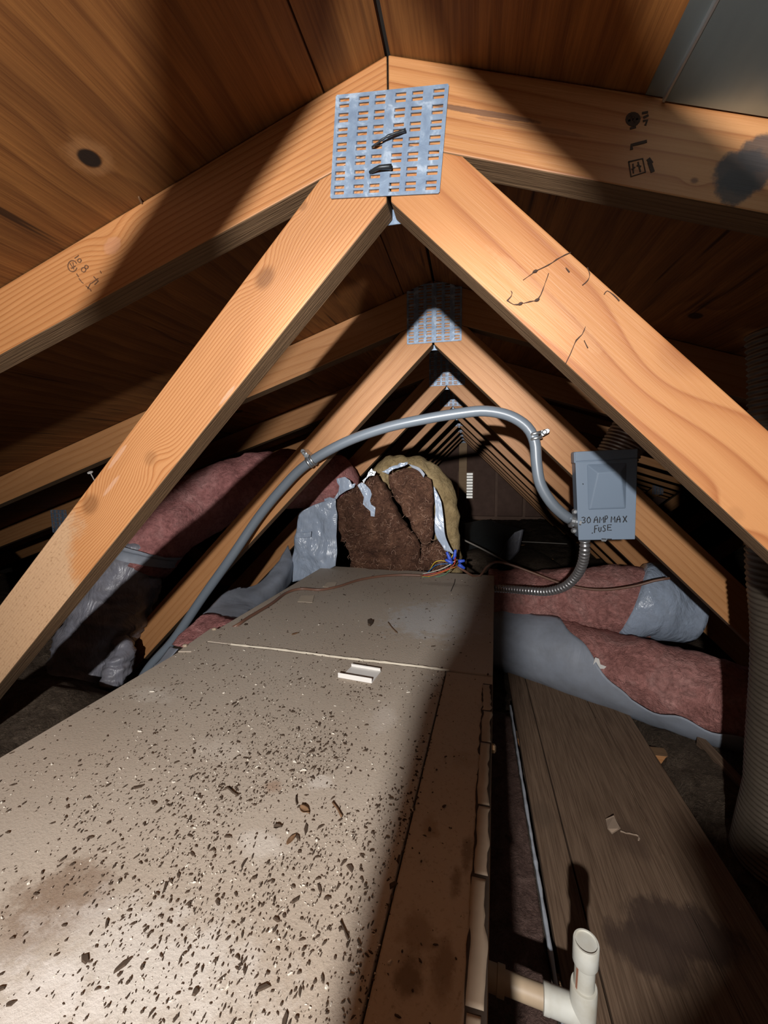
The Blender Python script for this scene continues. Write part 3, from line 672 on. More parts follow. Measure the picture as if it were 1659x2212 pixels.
# crumbs: thousands of tiny chips, thicker towards the near middle
def crumbs(name, n, size, mat, dens, label):
    vs, fs = [], []; k = 0; rnd = random.Random(len(name) + n)
    while k < n:
        x, y = rnd.uniform(-.66, -.005), rnd.uniform(.1, 1.46)
        if rnd.random() > dens(x, y): continue
        s = size * math.exp(rnd.gauss(0, .55)); e = rnd.choice((1, 1.4, 2.2, 3.2)); a = rnd.uniform(0, 6.28); ca, sa = math.cos(a), math.sin(a)
        if noise.noise(Vector((x * 9, y * 9, 1.3))) < -.25 and rnd.random() < .7: continue
        hh = min(s, .0022) * rnd.uniform(.4, .8); c0_ = len(vs)
        ring = [(rnd.uniform(.6, 1.1) * math.cos(t), rnd.uniform(.6, 1.1) * math.sin(t)) for t in (0.2, 1.5, 2.8, 4.0, 5.2)]
        cu = rnd.uniform(-.5, .5) if e > 2 else 0
        P = [(px_ * s * e * .5, py_ * s * .5 + cu * s * (px_ ** 2)) for px_, py_ in ring]
        for (a1, b1) in P: vs.append((x + a1 * ca - b1 * sa, y + a1 * sa + b1 * ca, .0001))
        for (a1, b1) in P: vs.append((x + .75 * (a1 * ca - b1 * sa), y + .75 * (a1 * sa + b1 * ca), hh))
        fs += [(c0_ + 5, c0_ + 6, c0_ + 7, c0_ + 8, c0_ + 9)] + [(c0_ + i, c0_ + (i + 1) % 5, c0_ + 5 + (i + 1) % 5, c0_ + 5 + i) for i in range(5)]
        k += 1
    o = obj(name, vs, fs, mat, None, recalc=False); o.location = OB; o.rotation_euler = (0, 0, RZ); tag(o, label, 'debris', kind='stuff'); return o
def dn(x, y):
    if y > .775: return .035
    d = .10 + .9 * math.exp(-((x + .20) ** 2 / .020 + (y - .34) ** 2 / .055)) + .35 * math.exp(-((x + .35) ** 2 / .03 + (y - .42) ** 2 / .05))
    if -.105 < x < -.085: d += .35
    if x > -.085: d *= .14
    return min(1, d)
crumbs('dark_crumbs', 9500, .00098, M['crumb'], dn, 'dark crumbs and rodent droppings strewn over the cabinet top')
crumbs('pale_flakes', 2200, .0007, M['crumbl'], lambda x, y: dn(x, y) * .9, 'tiny pale flakes strewn over the cabinet top')
# white plastic channel piece
A, B = on_top(730, 1464), on_top(803, 1477); ex = (B - A); LEN = ex.length; ex.normalize(); ey = Vector((-ex.y, ex.x, 0))
wp = empty('plastic_trim_piece', A, 0, 'short white plastic channel offcut lying near the seam of the cabinet top', 'plastic piece')
def chan(prof, x0, x1, sk=0.0):
    v = [ex * (x0 + sk * p[0]) + ey * p[0] + Vector((0, 0, p[1])) for p in prof] + [ex * (x1 + sk * p[0]) + ey * p[0] + Vector((0, 0, p[1])) for p in prof]; n = len(prof)
    return v, [tuple(range(n)), tuple(range(2 * n - 1, n - 1, -1))] + [(i, (i + 1) % n, n + (i + 1) % n, n + i) for i in range(n)]
obj('front_lip', *chan([(0, .0004), (.002, .0004), (.0024, .008), (.0012, .010), (0, .0095)], 0, LEN), M['whiteplastic'], wp, bevel=.0004)
obj('web_plate', *chan([(.0024, .0004), (.046, .0004), (.046, .0022), (.0024, .0022)], .006, LEN, .04), M['whiteplastic'], wp)
obj('back_lip', *chan([(.046, .0004), (.048, .0004), (.0465, .0075), (.0445, .007)], .006, LEN * .98, .04), M['whiteplastic'], wp)
def flat_thing(name, quad, mat, label, cat, t=.0008, h=.0004, group=None):
    P = [on_top(u, v, h) for u, v in quad]; c = sum(P, Vector()) / len(P)
    o = obj(name, *extrude([p - c for p in P], (0, 0, t)), mat, None, loc=c); tag(o, label, cat, group); return o
flat_thing('paper_scrap', [(643, 1300), (650, 1287), (679, 1286), (675, 1302)], M['card'], 'small square beige paper scrap in front of the brown cable', 'paper scrap')
flat_thing('paper_scrap', [(697, 1268), (708, 1258), (728, 1258), (722, 1270)], M['card'], 'small beige paper scrap behind the brown cable', 'paper scrap')
flat_thing('dirt_lump', [(794, 1343), (799, 1341), (803, 1344), (806, 1343), (806, 1347), (800, 1353), (795, 1351)], M['crumb'], 'small heart-shaped dark lump alone on the far cabinet top', 'lump', .006)
flat_thing('foil_chip', [(812, 1228), (818, 1213), (823, 1216), (818, 1226)], M['foil'], 'tiny grey foil chip at the foot of the brown insulation', 'foil chip', .001, .003)
def leafy(name, u, v, ln, wd_, rot, mat, label, cat):
    c = on_top(u, v); d = Vector((math.cos(rot), math.sin(rot), 0)); n = Vector((-d.y, d.x, 0)); rows = []
    for i in range(7):
        t = i / 6; w = wd_ * math.sin(math.pi * min(max(t, .04), .96)) ** .8
        rows.append([d * (t - .5) * ln - n * w + Vector((0, 0, .0014 + .003 * t)), d * (t - .5) * ln + Vector((0, 0, .0008)), d * (t - .5) * ln + n * w + Vector((0, 0, .0016 + .002 * (1 - t)))])
    o = obj(name, *sheet(rows, .0005, 3, back=(0, 0, -1), amp=.0004, sc=200), mat, None, True, loc=c); tag(o, label, cat); return o
leafy('dried_leaf', 638, 1370, .018, .004, .9, M['leaf'], 'small brown leaf on the far cabinet top behind the seam', 'leaf')
leafy('dried_leaf', 658, 1752, .015, .0042, 2.8, M['leaf'], 'ribbed brown dried leaf amid debris on the cabinet top', 'leaf')
leafy('dried_leaf', 630, 1815, .014, .003, 1.2, M['leaf'], 'curled tan leaf shred on the debris-covered cabinet top', 'leaf')
leafy('bark_chip', 600, 1788, .009, .003, .3, M['crumb'], 'chunky dark bark chip on the debris-covered cabinet top', 'chip')
def twig(name, P, r, mat, label, cat, h=.0015, fz=.0006):
    Q = [on_top(u, v, h) for u, v in P]; c = Q[0].copy(); o = obj(name, *tube([q - c for q in Q], r, 6, .004, disp=fuzz(fz, 250)), mat, None, True, loc=c); tag(o, label, cat); return o
twig('dry_twig', [(484, 1705), (492, 1702), (502, 1710), (512, 1717)], .0011, M['crumb'], 'forked dark twig left of the brown patch on the cabinet', 'twig')
twig('dry_twig', [(718, 1733), (728, 1745), (738, 1764)], .0012, M['leaf'], 'bent brown twig right of the ribbed leaf', 'twig')
twig('dry_twig', [(640, 1718), (639, 1728), (641, 1738)], .0009, M['crumb'], 'short upright dark twig above the ribbed leaf', 'twig')
twig('dry_twig', [(735, 1990), (745, 2010), (752, 2030)], .0008, M['crumb'], 'long thin twig on the lower debris-covered cabinet top', 'twig')
twig('headless_nail', [(983, 1251), (982, 1258), (978, 1268), (974, 1277)], .0011, M['gap'], 'thin dark bent nail beside the coloured wires', 'nail')
twig('dry_twig', [(838, 1344), (848, 1357), (858, 1367)], .0011, M['leaf'], 'thin curved twig on the far cabinet top right of the heart-shaped lump', 'twig')

# ------------------------------------------------------------------ thermostat cable and joined wires
def cable(name, P, r, mat, label, cat='cable', step=.015, group=None):
    P = [Vector(p) for p in P]; c = P[0].copy(); o = obj(name, *tube([p - c for p in P], r, 10, step), mat, None, True, loc=c); tag(o, label, cat, group); return o
tc = empty('thermostat_cable', on_top(912, 1243), 0, 'brown cable crossing the cabinet top and splitting into coloured wires', 'cable')
oc = on_top(912, 1243); R_ = .0042
left = [on_top(470, 1372, -.03), on_top(510, 1352, .0), on_top(535, 1335, R_), on_top(585, 1305, R_), on_top(618, 1281, R_), on_top(650, 1272, R_ + .002), on_top(690, 1274, R_), on_top(730, 1267, R_), on_top(775, 1253, R_), on_top(820, 1245, R_), on_top(865, 1242, R_), on_top(914, 1243, R_)]
obj('jacket', *tube([p - oc for p in left], R_, 12, .012), M['cable'], tc, True)
nuts = [((977, 1229), (966, 1200), 1.44), ((980, 1226), (983, 1193), 1.45), ((975, 1222), (962, 1213), 1.43), ((990, 1215), (1002, 1212), 1.45), ((986, 1219), (1002, 1227), 1.43)]
nuts = [((974, 1213), (965, 1192), 1.44), ((981, 1208), (984, 1187), 1.45), ((978, 1216), (962, 1209), 1.43), ((990, 1213), (1004, 1211), 1.45), ((990, 1219), (1004, 1228), 1.43)]
wires = [('white', [(912, 1240), (945, 1232), (968, 1222), (982, 1212)]), ('red', [(912, 1243), (940, 1238), (965, 1230), (982, 1218), (983, 1205)]), ('yellow', [(925, 1238), (938, 1216), (952, 1211), (966, 1213)]), ('blue', [(920, 1240), (940, 1222), (958, 1218), (972, 1218)]),
         ('green', [(912, 1246), (938, 1247), (962, 1240), (976, 1226)]), ('orange', [(912, 1245), (930, 1244), (955, 1236), (985, 1224)]), ('yellow', [(912, 1246), (918, 1247), (928, 1245)]), ('yellow', [(970, 1212), (975, 1205), (979, 1196)]), ('red', [(978, 1224), (982, 1210), (985, 1203)])]
for nm, P in wires:
    Q = [at(u, v, 1.44 + (.0 if i else 0)) for i, (u, v) in enumerate(P)]
    Q[0] = on_top(P[0][0], P[0][1], .003)
    obj(nm + '_wire', *tube([q - oc for q in Q], .0016, 6, .008), M['w' + nm], tc, True)
for (a, c, Y) in nuts:
    A, B = at(*a, Y), at(*c, Y); d = (B - A); L_ = d.length
    obj('wire_nut', *lathe([(.0068, 0), (.0068, L_ * .35), (.0056, L_ * .6), (.0048, L_ * .95), (.003, L_)], 10, A - oc, d), M['nut'], tc, True)
cable('black_cable', [at(985, 1222, 1.44), at(1005, 1234, 1.44), on_top(1022, 1244, .003), on_top(1038, 1243, .003), at(1050, 1226, 1.46), at(1070, 1214, 1.47), at(1100, 1219, 1.47), at(1150, 1237, 1.46), at(1205, 1258, 1.45), at(1260, 1271, 1.44), at(1310, 1274, 1.43), at(1370, 1266, 1.42), at(1415, 1254, 1.41), at(1447, 1249, 1.40)], .0042, M['cable'], 'sagging dark brown cable running right in front of the pink roll')
cable('pale_wire', [at(999, 1165, 2.3), at(1040, 1185, 2.2), at(1075, 1204, 2.1), at(1107, 1222, 2.0), at(1130, 1233, 1.95)], .0045, M['cablewhite'], 'pale straight wire slanting down across the black plastic sheeting')
cable('pale_wire', [at(1122, 1170, 3.6), at(1170, 1172, 3.6), at(1225, 1175, 3.6)], .004, M['cablewhite'], 'thin level pale wire in the dark behind the fuse box')

# ------------------------------------------------------------------ fuse box on the second truss, with its conduits
YB = 1.085; YT = Y1 + SP
A, B, D, E_ = at(1242, 976, YB), at(1378, 969, YB), at(1372, 1165, YB), at(1250, 1167, YB)
ob = (A + B + D + E_) / 4; ob.y = YT
fb = empty('fuse_box', ob, 0, 'grey metal disconnect box hand-lettered 30 AMP MAX FUSE on the second truss', 'fuse box')
q = [p - ob for p in (A, B, D, E_)]
def lerp(a, b, t): return a + (b - a) * t
def fp(s, t, dy=0):  # s across, t down the front
    p = lerp(lerp(q[0], q[1], s), lerp(q[3], q[2], s), t); return Vector((p.x, p.y + dy, p.z))
body = [fp(.025, .02), fp(.975, .02), fp(.975, .985), fp(.025, .985)]
obj('body', *extrude([Vector((p.x, -.0015, p.z)) for p in body], (0, YB - YT + .008, 0)), M['greybox'], fb, bevel=.0015)
hood = [fp(-.02, 0), fp(1.0, 0), fp(1.0, .11), fp(-.02, .13)]
hood = [Vector((p.x, p.y + .001, p.z)) for p in hood]
obj('hood', *extrude(hood, (0, .030, 0)), M['greybox'], fb, bevel=.003)
# cover with a raised, tapered embossed panel
cov = [fp(.0, .115), fp(1, .105), fp(1, 1), fp(.0, 1)]
cvr = obj('cover', *extrude(cov, (0, .0055, 0)), M['greybox'], fb, bevel=.0012)
obj('cover_top', *extrude([fp(.0, 0, -.001), fp(1, 0, -.001), fp(1, .098, -.001), fp(.0, .108, -.001)], (0, .006, 0)), M['greybox'], fb, bevel=.0015)
s0, s1, t0_, t1_ = .185, .83, .145, .655
o4 = [fp(s0, t0_), fp(s1, t0_), fp(s1, t1_), fp(s0, t1_)]
i4 = [fp(.335, .245, -.016), fp(.70, .235, -.016), fp(.80, .635, -.003), fp(.215, .645, -.003)]
vs = o4 + i4 + [p + Vector((0, .004, 0)) for p in o4]
fs = [(4, 5, 6, 7)] + [(i, (i + 1) % 4, 4 + (i + 1) % 4, 4 + i) for i in range(4)] + [(8, 11, 10, 9)] + [(i, 8 + i, 8 + (i + 1) % 4, (i + 1) % 4) for i in range(4)]
obj('embossed_panel', vs, fs, M['greybox'], cvr, bevel=.003)
tabp = [fp(.40, .99), fp(.42, 1.018), fp(.49, 1.022), fp(.53, .99)]
obj('latch_tab', *extrude([p + Vector((0, .002, 0)) for p in tabp], (0, .003, 0)), M['steel'], fb)
G = {'3': [[(0, .1), (.3, 0), (.6, .15), (.45, .42), (.2, .5), (.55, .58), (.6, .85), (.3, 1), (0, .92)]], '0': [[(.4, 0), (.1, .2), (0, .6), (.25, 1), (.6, .85), (.7, .4), (.4, 0)]],
     'A': [[(0, 1), (.12, .4), (.4, .02), (.6, .45), (.62, 1)], [(.05, .62), (.6, .55)]], 'M': [[(0, 1), (.08, .05), (.35, .6), (.65, .05), (.72, 1)]],
     'P': [[(.1, 1), (.12, .05), (.5, 0), (.65, .25), (.45, .5), (.12, .55)]], 'X': [[(0, .1), (.65, .95)], [(.65, .05), (0, 1)]],
     'F': [[(.1, 1.05), (.15, .05), (.7, 0)], [(.13, .5), (.5, .45)]], 'U': [[(.05, .1), (.02, .7), (.25, 1), (.5, .8), (.55, .1)]], 'S': [[(.6, .08), (.25, 0), (.08, .25), (.5, .55), (.52, .88), (.2, 1), (0, .9)]], 'E': [[(.6, .05), (.05, .05), (.03, .95), (.62, .95)], [(.05, .5), (.5, .48)]]}
letters = []
for ch, u0, v0, w_, h_ in (('3', 1257, 1117, 12, 13), ('0', 1268, 1117, 11, 13), ('A', 1283, 1115, 13, 14), ('M', 1295, 1116, 13, 13), ('P', 1306, 1114, 10, 14), ('M', 1320, 1115, 12, 13), ('A', 1332, 1114, 12, 14), ('X', 1346, 1114, 12, 14),
                           ('F', 1283, 1135, 12, 15), ('U', 1293, 1138, 10, 11), ('S', 1302, 1135, 10, 13), ('E', 1312, 1133, 14, 13)):
    for P in G[ch]: letters.append(px([(u0 + a * w_ * 1.0, v0 + c * h_) for a, c in P], YB - .0005, ob))
letters.append(px([(1279, 1152), (1280, 1151)], YB - .0005, ob)); letters.append(px([(1300, 1164), (1309, 1164.5)], YB - .0005, ob)); letters.append(px([(1312, 1164.5), (1321, 1164.5)], YB - .0005, ob)); letters.append(px([(1259, 1045), (1260, 1046)], YB - .0005, ob))
for P in letters: strokes('hand_lettering', [P], .0022, M['gap'], cvr, -.0004, .0008)
# grey flexible conduit arching over the cabinet
YC = 1.105
cdt = empty('flexible_conduit', at(668, 1000, YC), 0, 'smooth grey flexible conduit arching over the cabinet to the fuse box', 'conduit')
oc2 = cdt.location.copy()
path = pts([(215, 1625, .97), (258, 1550, .99), (318, 1448, 1.02), (375, 1382, 1.05), (440, 1287, 1.08), (500, 1203, 1.09), (555, 1122), (605, 1060), (660, 1005), (740, 958), (830, 925), (920, 905), (1000, 892), (1050, 888), (1100, 898), (1138, 922), (1155, 955), (1159, 1000), (1167, 1045), (1190, 1085), (1215, 1110), (1232, 1122)], YC)
obj('hose', *tube([p - oc2 for p in path], .0138, 16, .012), M['conduit'], cdt, True)
cb = at(1232, 1124, YC) - oc2; ce = at(1246, 1127, YC) - oc2
fit = obj('connector', *lathe([(.014, -.002), (.018, .0), (.018, .008), (.0145, .010), (.0145, .016), (.021, .017), (.021, .022)], 18, cb, ce - cb), M['steel'], cdt)
for dz in (-.024, .024):
    obj('screw', *lathe([(.007, 0), (.007, .006), (.004, .009)], 10, cb + Vector((.006, -.012, dz)), (0, -1, 0)), M['steel'], fit)
def strap(c, dirn, lug, label):
    """one-hole strap: a ribbed band round the hose with a screwed lug"""
    t = empty('conduit_strap', c, 0, label, 'strap', 'metal straps on the conduit')
    d = dirn.normalized()
    for k in (-1, 1):
        obj('band', *lathe([(.0145, -.004), (.017, -.0035), (.0175, 0), (.017, .0035), (.0145, .004)], 20, d * .006 * k, d), M['steel'], t, True)
    n = (lug - c); n.y = 0; n.normalize(); a = n * .014; e = n * ((lug - c).length + .011); sd = Vector((-n.z, 0, n.x)) * .008
    obj('lug', *extrude([a - sd + Vector((0, -.004, 0)), e - sd * .7 + Vector((0, -.004, 0)), e + n * .004 + Vector((0, -.004, 0)), e + sd * .7 + Vector((0, -.004, 0)), a + sd + Vector((0, -.004, 0))], (0, .035, 0)), M['steel'], t, bevel=.001)
    lg = lug - c
    obj('screw', *lathe([(.0065, 0), (.0065, .003), (.004, .006)], 10, Vector((lg.x, -.004, lg.z)), (0, -1, 0)), M['steel'], t)
strap(at(672, 996, YC), at(690, 985, YC) - at(655, 1008, YC), at(667, 988, YC) + Vector((-.012, 0, .012)), 'small metal strap holding the conduit to the left web of the second truss')
strap(at(1156, 942, YC), at(1158, 960, YC) - at(1152, 930, YC), at(1175, 934, YC), 'small metal strap holding the conduit to the right web of the second truss')
# armoured conduit below the box
axp = pts([(1263, 1166, 1.10), (1263, 1190, 1.11), (1258, 1218, 1.14), (1244, 1245, 1.18), (1218, 1268, 1.22), (1180, 1278, 1.27), (1140, 1276, 1.32), (1105, 1273, 1.37), (1070, 1271, 1.42)], 1.1)
c_ = axp[0].copy()
ar = obj('armoured_conduit', *tube([p - c_ for p in axp], .0125, 14, .0016, rfun=lambda s, t: 1 + .13 * math.sin(2 * math.pi * s / .0115) - .05), M['bx'], None, True, loc=c_)
tag(ar, 'ribbed bare metal conduit curving from the fuse box bottom to the cabinet', 'conduit')

# ------------------------------------------------------------------ left insulated duct (pink wool above, grey sleeve below)
ld_ = empty('insulated_duct', at(400, 1120, 1.35), 0, 'pink insulated duct with grey plastic sleeve, curving down left of the cabinet', 'duct')
o_ = ld_.location.copy()
pp = pts([(775, 1052, 1.67), (745, 1050, 1.66), (690, 1042, 1.63), (600, 1035, 1.56), (500, 1062, 1.46), (415, 1098, 1.36), (360, 1135, 1.26), (318, 1178, 1.2), (290, 1215, 1.17)], 1.5)
obj('pink_wool', *tube([p - o_ for p in pp], .122, 34, .018, rfun=lambda s, t: .50 + .50 * min(1, s / .10) ** .5 - .12 * max(0, (s - .75 * t) / (.25 * t)), disp=lambda p: fuzz(.018, 7)(p) + fuzz(.004, 40)(p) - .014 * max(0, noise.noise(Vector((p.x * 13, p.y * 5, p.z * 3)))) ), M['pink'], ld_, True)
pp = pts([(300, 1172, 1.19), (280, 1222, 1.16), (245, 1308, 1.12), (212, 1383, 1.08), (182, 1450, 1.04), (160, 1500, 1.0)], 1.1)
obj('grey_sleeve', *tube([p - o_ for p in pp], .118, 36, .009, rfun=lambda s, t: .85 + .15 * math.sin(math.pi * min(1, s / t * 1.1)) + .03 * math.sin(s * 55) , disp=lambda p: .014 * noise.noise(Vector((p.x * 4 + p.z * 6, p.y * 4, p.z * 30 - p.x * 12))) + .007 * noise.noise(Vector((p.x * 14, p.y * 14, p.z * 70 + p.x * 20))) + .003 * noise.noise(p * 70)), M['filmdark'], ld_, True)
pp = pts([(262, 1385, 1.06), (262, 1415, 1.03), (252, 1450, 1.0), (232, 1490, .96)], 1.0)
obj('gathered_sleeve_end', *tube([p - o_ for p in pp], .040, 30, .004, rfun=lambda s, t: .7 + .35 * math.sin(math.pi * s / t) - .15 * s / t, disp=lambda p: .012 * noise.noise(Vector((p.x * 18, p.y * 18, p.z * 70))) + .005 * noise.noise(p * 90)), M['filmdark'], ld_, True)
obj('folded_cuff', *tube([p - o_ for p in pts([(306, 1168, 1.19), (300, 1182, 1.185), (292, 1205, 1.175)], 1.18)], .118, 36, .006, rfun=lambda s, t: 1.09 + .10 * (1 - s / t), cap=False, disp=lambda p: .012 * noise.noise(Vector((p.x * 30, p.y * 30, p.z * 20))) + .006 * noise.noise(p * 60)), M['filmmatt'], ld_, True)

# ------------------------------------------------------------------ torn insulation round the duct boots behind the cabinet
ip = empty('torn_duct_insulation', at(800, 1225, 1.62), 0, 'two slumped slabs of dark brown glass wool with torn grey film behind the cabinet', 'insulation')
oi = ip.location.copy()
def isheet(name, rows, mat, Y, th, sub=7, bulge=0, amp=0, sc=20, seed=0, ragged=0, smooth=True, parent=ip, org=oi):
    return obj(name, *sheet([[p - org for p in pts(r, Y)] for r in rows], th, sub, bulge, amp, sc, seed, None, ragged), mat, parent, smooth)
isheet('brown_wool', [[(728, 1074), (760, 1055), (790, 1035), (812, 1027)], [(726, 1100), (765, 1085), (815, 1070), (838, 1068)], [(729, 1135), (775, 1125), (835, 1118), (862, 1118)], [(737, 1168), (785, 1160), (845, 1155), (882, 1150)]], M['brown'], 1.545, .13, 16, .035, .016, 16, 1, .010)
isheet('brown_wool', [[(745, 1160), (790, 1150), (845, 1142), (876, 1140)], [(748, 1180), (800, 1178), (850, 1172), (904, 1170)], [(757, 1205), (805, 1206), (855, 1204), (906, 1200)], [(755, 1232), (810, 1234), (860, 1236), (903, 1234)]], M['brown'], 1.54, .13, 16, .055, .016, 16, 4, .010)
isheet('brown_wool', [[(840, 1026), (865, 1014), (895, 1012), (930, 1036)], [(844, 1057), (868, 1050), (905, 1045), (935, 1062)], [(868, 1100), (890, 1095), (915, 1090), (936, 1095)], [(893, 1145), (908, 1140), (925, 1135), (937, 1142)], [(910, 1180), (916, 1182), (924, 1180), (930, 1172)]], M['brown'], 1.57, .12, 16, .035, .016, 16, 7, .008)
isheet('brown_wool', [[(912, 1180), (925, 1178), (945, 1168), (960, 1178)], [(908, 1205), (925, 1200), (950, 1195), (966, 1200)], [(906, 1232), (925, 1234), (945, 1234), (968, 1230)]], M['brown'], 1.55, .08, 10, .03, .008, 14, 9, .006)
isheet('grey_film', [[(646, 1106), (690, 1086), (724, 1078)], [(640, 1145), (690, 1130), (728, 1120)], [(633, 1190), (680, 1180), (727, 1170)], [(624, 1262), (675, 1245), (727, 1222)]], M['film'], 1.50, .0025, 16, 0, .018, 9, 2, .006)
isheet('grey_film', [[(640, 1150), (660, 1150), (672, 1148)], [(638, 1162), (655, 1163), (672, 1160)]], M['film'], 1.487, .002, 6, 0, .004, 20, 3, .003)
def scrap(poly, Y, name='film_scrap', mat=None, th=.0016):
    P = [p - oi for p in pts(poly, Y)]
    return obj(name, *extrude(P, (0, th, 0)), mat or M['film'], ip)
scrap([(772, 1048), (781, 1042), (789, 1046), (800, 1058), (803, 1068), (799, 1082), (802, 1090), (811, 1096), (809, 1116), (801, 1115), (800, 1104), (790, 1096), (784, 1089), (786, 1074), (779, 1060)], 1.505)
scrap([(727, 1034), (745, 1030), (756, 1038), (760, 1046), (768, 1044), (765, 1053), (748, 1060), (733, 1070), (727, 1078), (722, 1076), (731, 1062), (733, 1050), (728, 1042)], 1.505)
scrap([(783, 1038), (792, 1030), (797, 1018), (803, 1012), (806, 1017), (812, 1019), (809, 1027), (798, 1028), (790, 1036), (786, 1044)], 1.505, mat=M['foil'])
scrap([(700, 1078), (712, 1074), (726, 1078), (716, 1084), (708, 1090), (702, 1086)], 1.505)
isheet('grey_film', [[(936, 1050), (946, 1068), (953, 1085)], [(940, 1100), (950, 1110), (958, 1118)], [(940, 1150), (955, 1160), (964, 1166)], [(960, 1188), (975, 1196), (986, 1206)]], M['film'], 1.53, .002, 8, 0, .006, 14, 5, .002)
isheet('grey_film', [[(825, 1020), (845, 1008), (868, 1000), (882, 998)], [(838, 1024), (850, 1014), (870, 1008), (880, 1004)]], M['film'], 1.53, .004, 6, 0, .008, 40, 8, .004)
isheet('grey_film', [[(882, 1002), (905, 1010), (918, 1024)], [(890, 1010), (905, 1018), (915, 1032)]], M['filmmatt'], 1.53, .003, 6, 0, .004, 30, 6)
fv, ff = [], []; rn = random.Random(5)
for o in [o for o in bpy.data.objects if o.parent == ip and o.name.startswith('brown_wool')]:
    V_ = o.data.vertices; nf = len(V_) // 2
    for _ in range(100):
        p0 = V_[rn.randrange(nf)].co.copy(); a = rn.uniform(0, 6.28); L_ = rn.uniform(.006, .022); cv = rn.uniform(-.6, .6) * L_
        d = Vector((math.cos(a), 0, math.sin(a))); nn = Vector((-d.z, 0, d.x)); p0.y -= .003
        v_, f_ = tube([p0, p0 + d * L_ * .5 + nn * cv + Vector((0, -.004, 0)), p0 + d * L_], .00055, 3, None)
        n_ = len(fv); fv += v_; ff += [tuple(i + n_ for i in q_) for q_ in f_]
o = obj('loose_fibres', fv, ff, plain('pale_fibre', (.33, .20, .14), .8), ip, recalc=False); o['kind'] = 'stuff'
td = empty('tan_wrapped_duct', at(930, 1060, 1.8), 0, 'mustard-tan wrapped duct arching down behind the brown glass wool', 'duct')
ot = td.location.copy()
obj('wrap', *tube([p - ot for p in pts([(822, 1040), (840, 1026), (872, 1022), (908, 1028), (936, 1052), (952, 1100), (962, 1150), (970, 1210), (974, 1300)], 1.72)], .076, 30, .010, rfun=lambda s, t: (.75 + .25 * min(1, s / .06)) - .30 * min(1, max(0, (s - .25) / .25)), disp=lambda p: .010 * noise.noise(Vector((p.x * 22, p.y * 8, p.z * 6))) + .010 * noise.noise(Vector((p.x * 45 + p.z * 30, p.y * 6, p.z * 8 - p.x * 10))) + .003 * noise.noise(p * 60)), M['tan'], td, True)
# grey sheet and pink wool tucked along the cabinet's left side
sw = empty('side_insulation_wrap', at(560, 1280, 1.2), 0, 'loose grey film and pink wool tucked along the far left edge of the cabinet', 'insulation')
osw = sw.location.copy()
isheet('grey_film', [[(622, 1178, 1.55), (632, 1215, 1.5), (628, 1262, 1.48)], [(600, 1215, 1.45), (610, 1245, 1.38), (600, 1290, 1.33)], [(555, 1262, 1.3), (545, 1282, 1.22), (545, 1315, 1.13)], [(495, 1275, 1.18), (495, 1305, 1.1), (515, 1345, 1.0)], [(438, 1326, 1.02), (465, 1340, .98), (492, 1352, .95)]], M['filmmatt'], 1.2, .003, 8, 0, .008, 12, 3, .003, True, sw, osw)
isheet('pink_wool', [[(440, 1328, 1.0), (475, 1335, .98), (510, 1345, .96)], [(405, 1355, .94), (440, 1365, .92), (470, 1380, .88)], [(368, 1392, .88), (395, 1400, .86), (410, 1420, .83)]], M['pink'], 1, .05, 10, .015, .006, 24, 6, .004, True, sw, osw)
isheet('grey_film', [[(365, 1398, .87), (385, 1402, .85)], [(345, 1425, .83), (360, 1430, .81)], [(330, 1440, .80), (335, 1455, .78)]], M['filmmatt'], .85, .002, 6, 0, .003, 20, 2, 0, True, sw, osw)

# ------------------------------------------------------------------ right: pink roll, duct in grey sleeve
pr_ = empty('pink_insulated_roll', at(1250, 1300, 1.66), 0, 'dusty pink insulated duct lying behind the ribbed conduit, grey film at its right end', 'duct')
op = pr_.location.copy()
obj('pink_wool', *tube([p - op for p in pts([(1062, 1300, 1.72), (1130, 1302, 1.70), (1210, 1302, 1.68), (1290, 1298, 1.66), (1370, 1300, 1.64), (1400, 1302, 1.63)], 1.66)], .132, 34, .018, disp=lambda p: fuzz(.020, 8)(p) + fuzz(.005, 45)(p) - .012 * max(0, noise.noise(Vector((p.x * 9 + p.z * 9, 3, 1))))), M['pinkdirty'], pr_, True)
obj('grey_sleeve', *tube([p - op for p in pts([(1355, 1300, 1.645), (1400, 1302, 1.63), (1440, 1312, 1.63), (1490, 1325, 1.63)], 1.63)], .142, 34, .012, shift=lambda a: .07 * math.cos(a) , rfun=lambda s, t: 1 - .35 * max(0, s / t - .25), disp=lambda p: .008 * noise.noise(Vector((p.x * 22, p.y * 12, p.z * 6)))), M['film'], pr_, True)
sdct = empty('sleeved_duct', at(1420, 1480, 1.4), 0, 'duct lying on the right-hand floor in grey plastic sleeve, pink wool bulging out on top', 'duct')
os_ = sdct.location.copy()
sp_path = [(.10, 1.66, -.685), (.25, 1.585, -.687), (.45, 1.475, -.69), (.62, 1.385, -.695), (.85, 1.25, -.70)]
sp_path = [Vector(p) - os_ for p in sp_path]
obj('pink_wool', *tube(sp_path, .105, 34, .016, disp=lambda p: fuzz(.016, 9)(p) + fuzz(.005, 50)(p) + .012), M['pinkdirty'], sdct, True)
AA = math.radians
obj('grey_sleeve', *tube(sp_path, .131, 30, .014, cap=False, a0=AA(28), a1=AA(215), a0f=lambda t: AA(10 + 95 * min(1, max(0, (t - .30) / .30)) + 4 * math.sin(t * 40)), rfun=lambda s, t: 1.0 + .06 * math.sin(s * 3), disp=lambda p: .004 * noise.noise(Vector((p.x * 14, p.y * 14, p.z * 20)))), M['filmmatt'], sdct, True)
sm = [o for o in sdct.children if o.name.startswith('grey_sleeve')]
for o in bpy.data.objects:
    if o.parent == sdct and o.name.startswith('grey_sleeve'):
        m_ = o.modifiers.new('s', 'SOLIDIFY'); m_.thickness = .0025
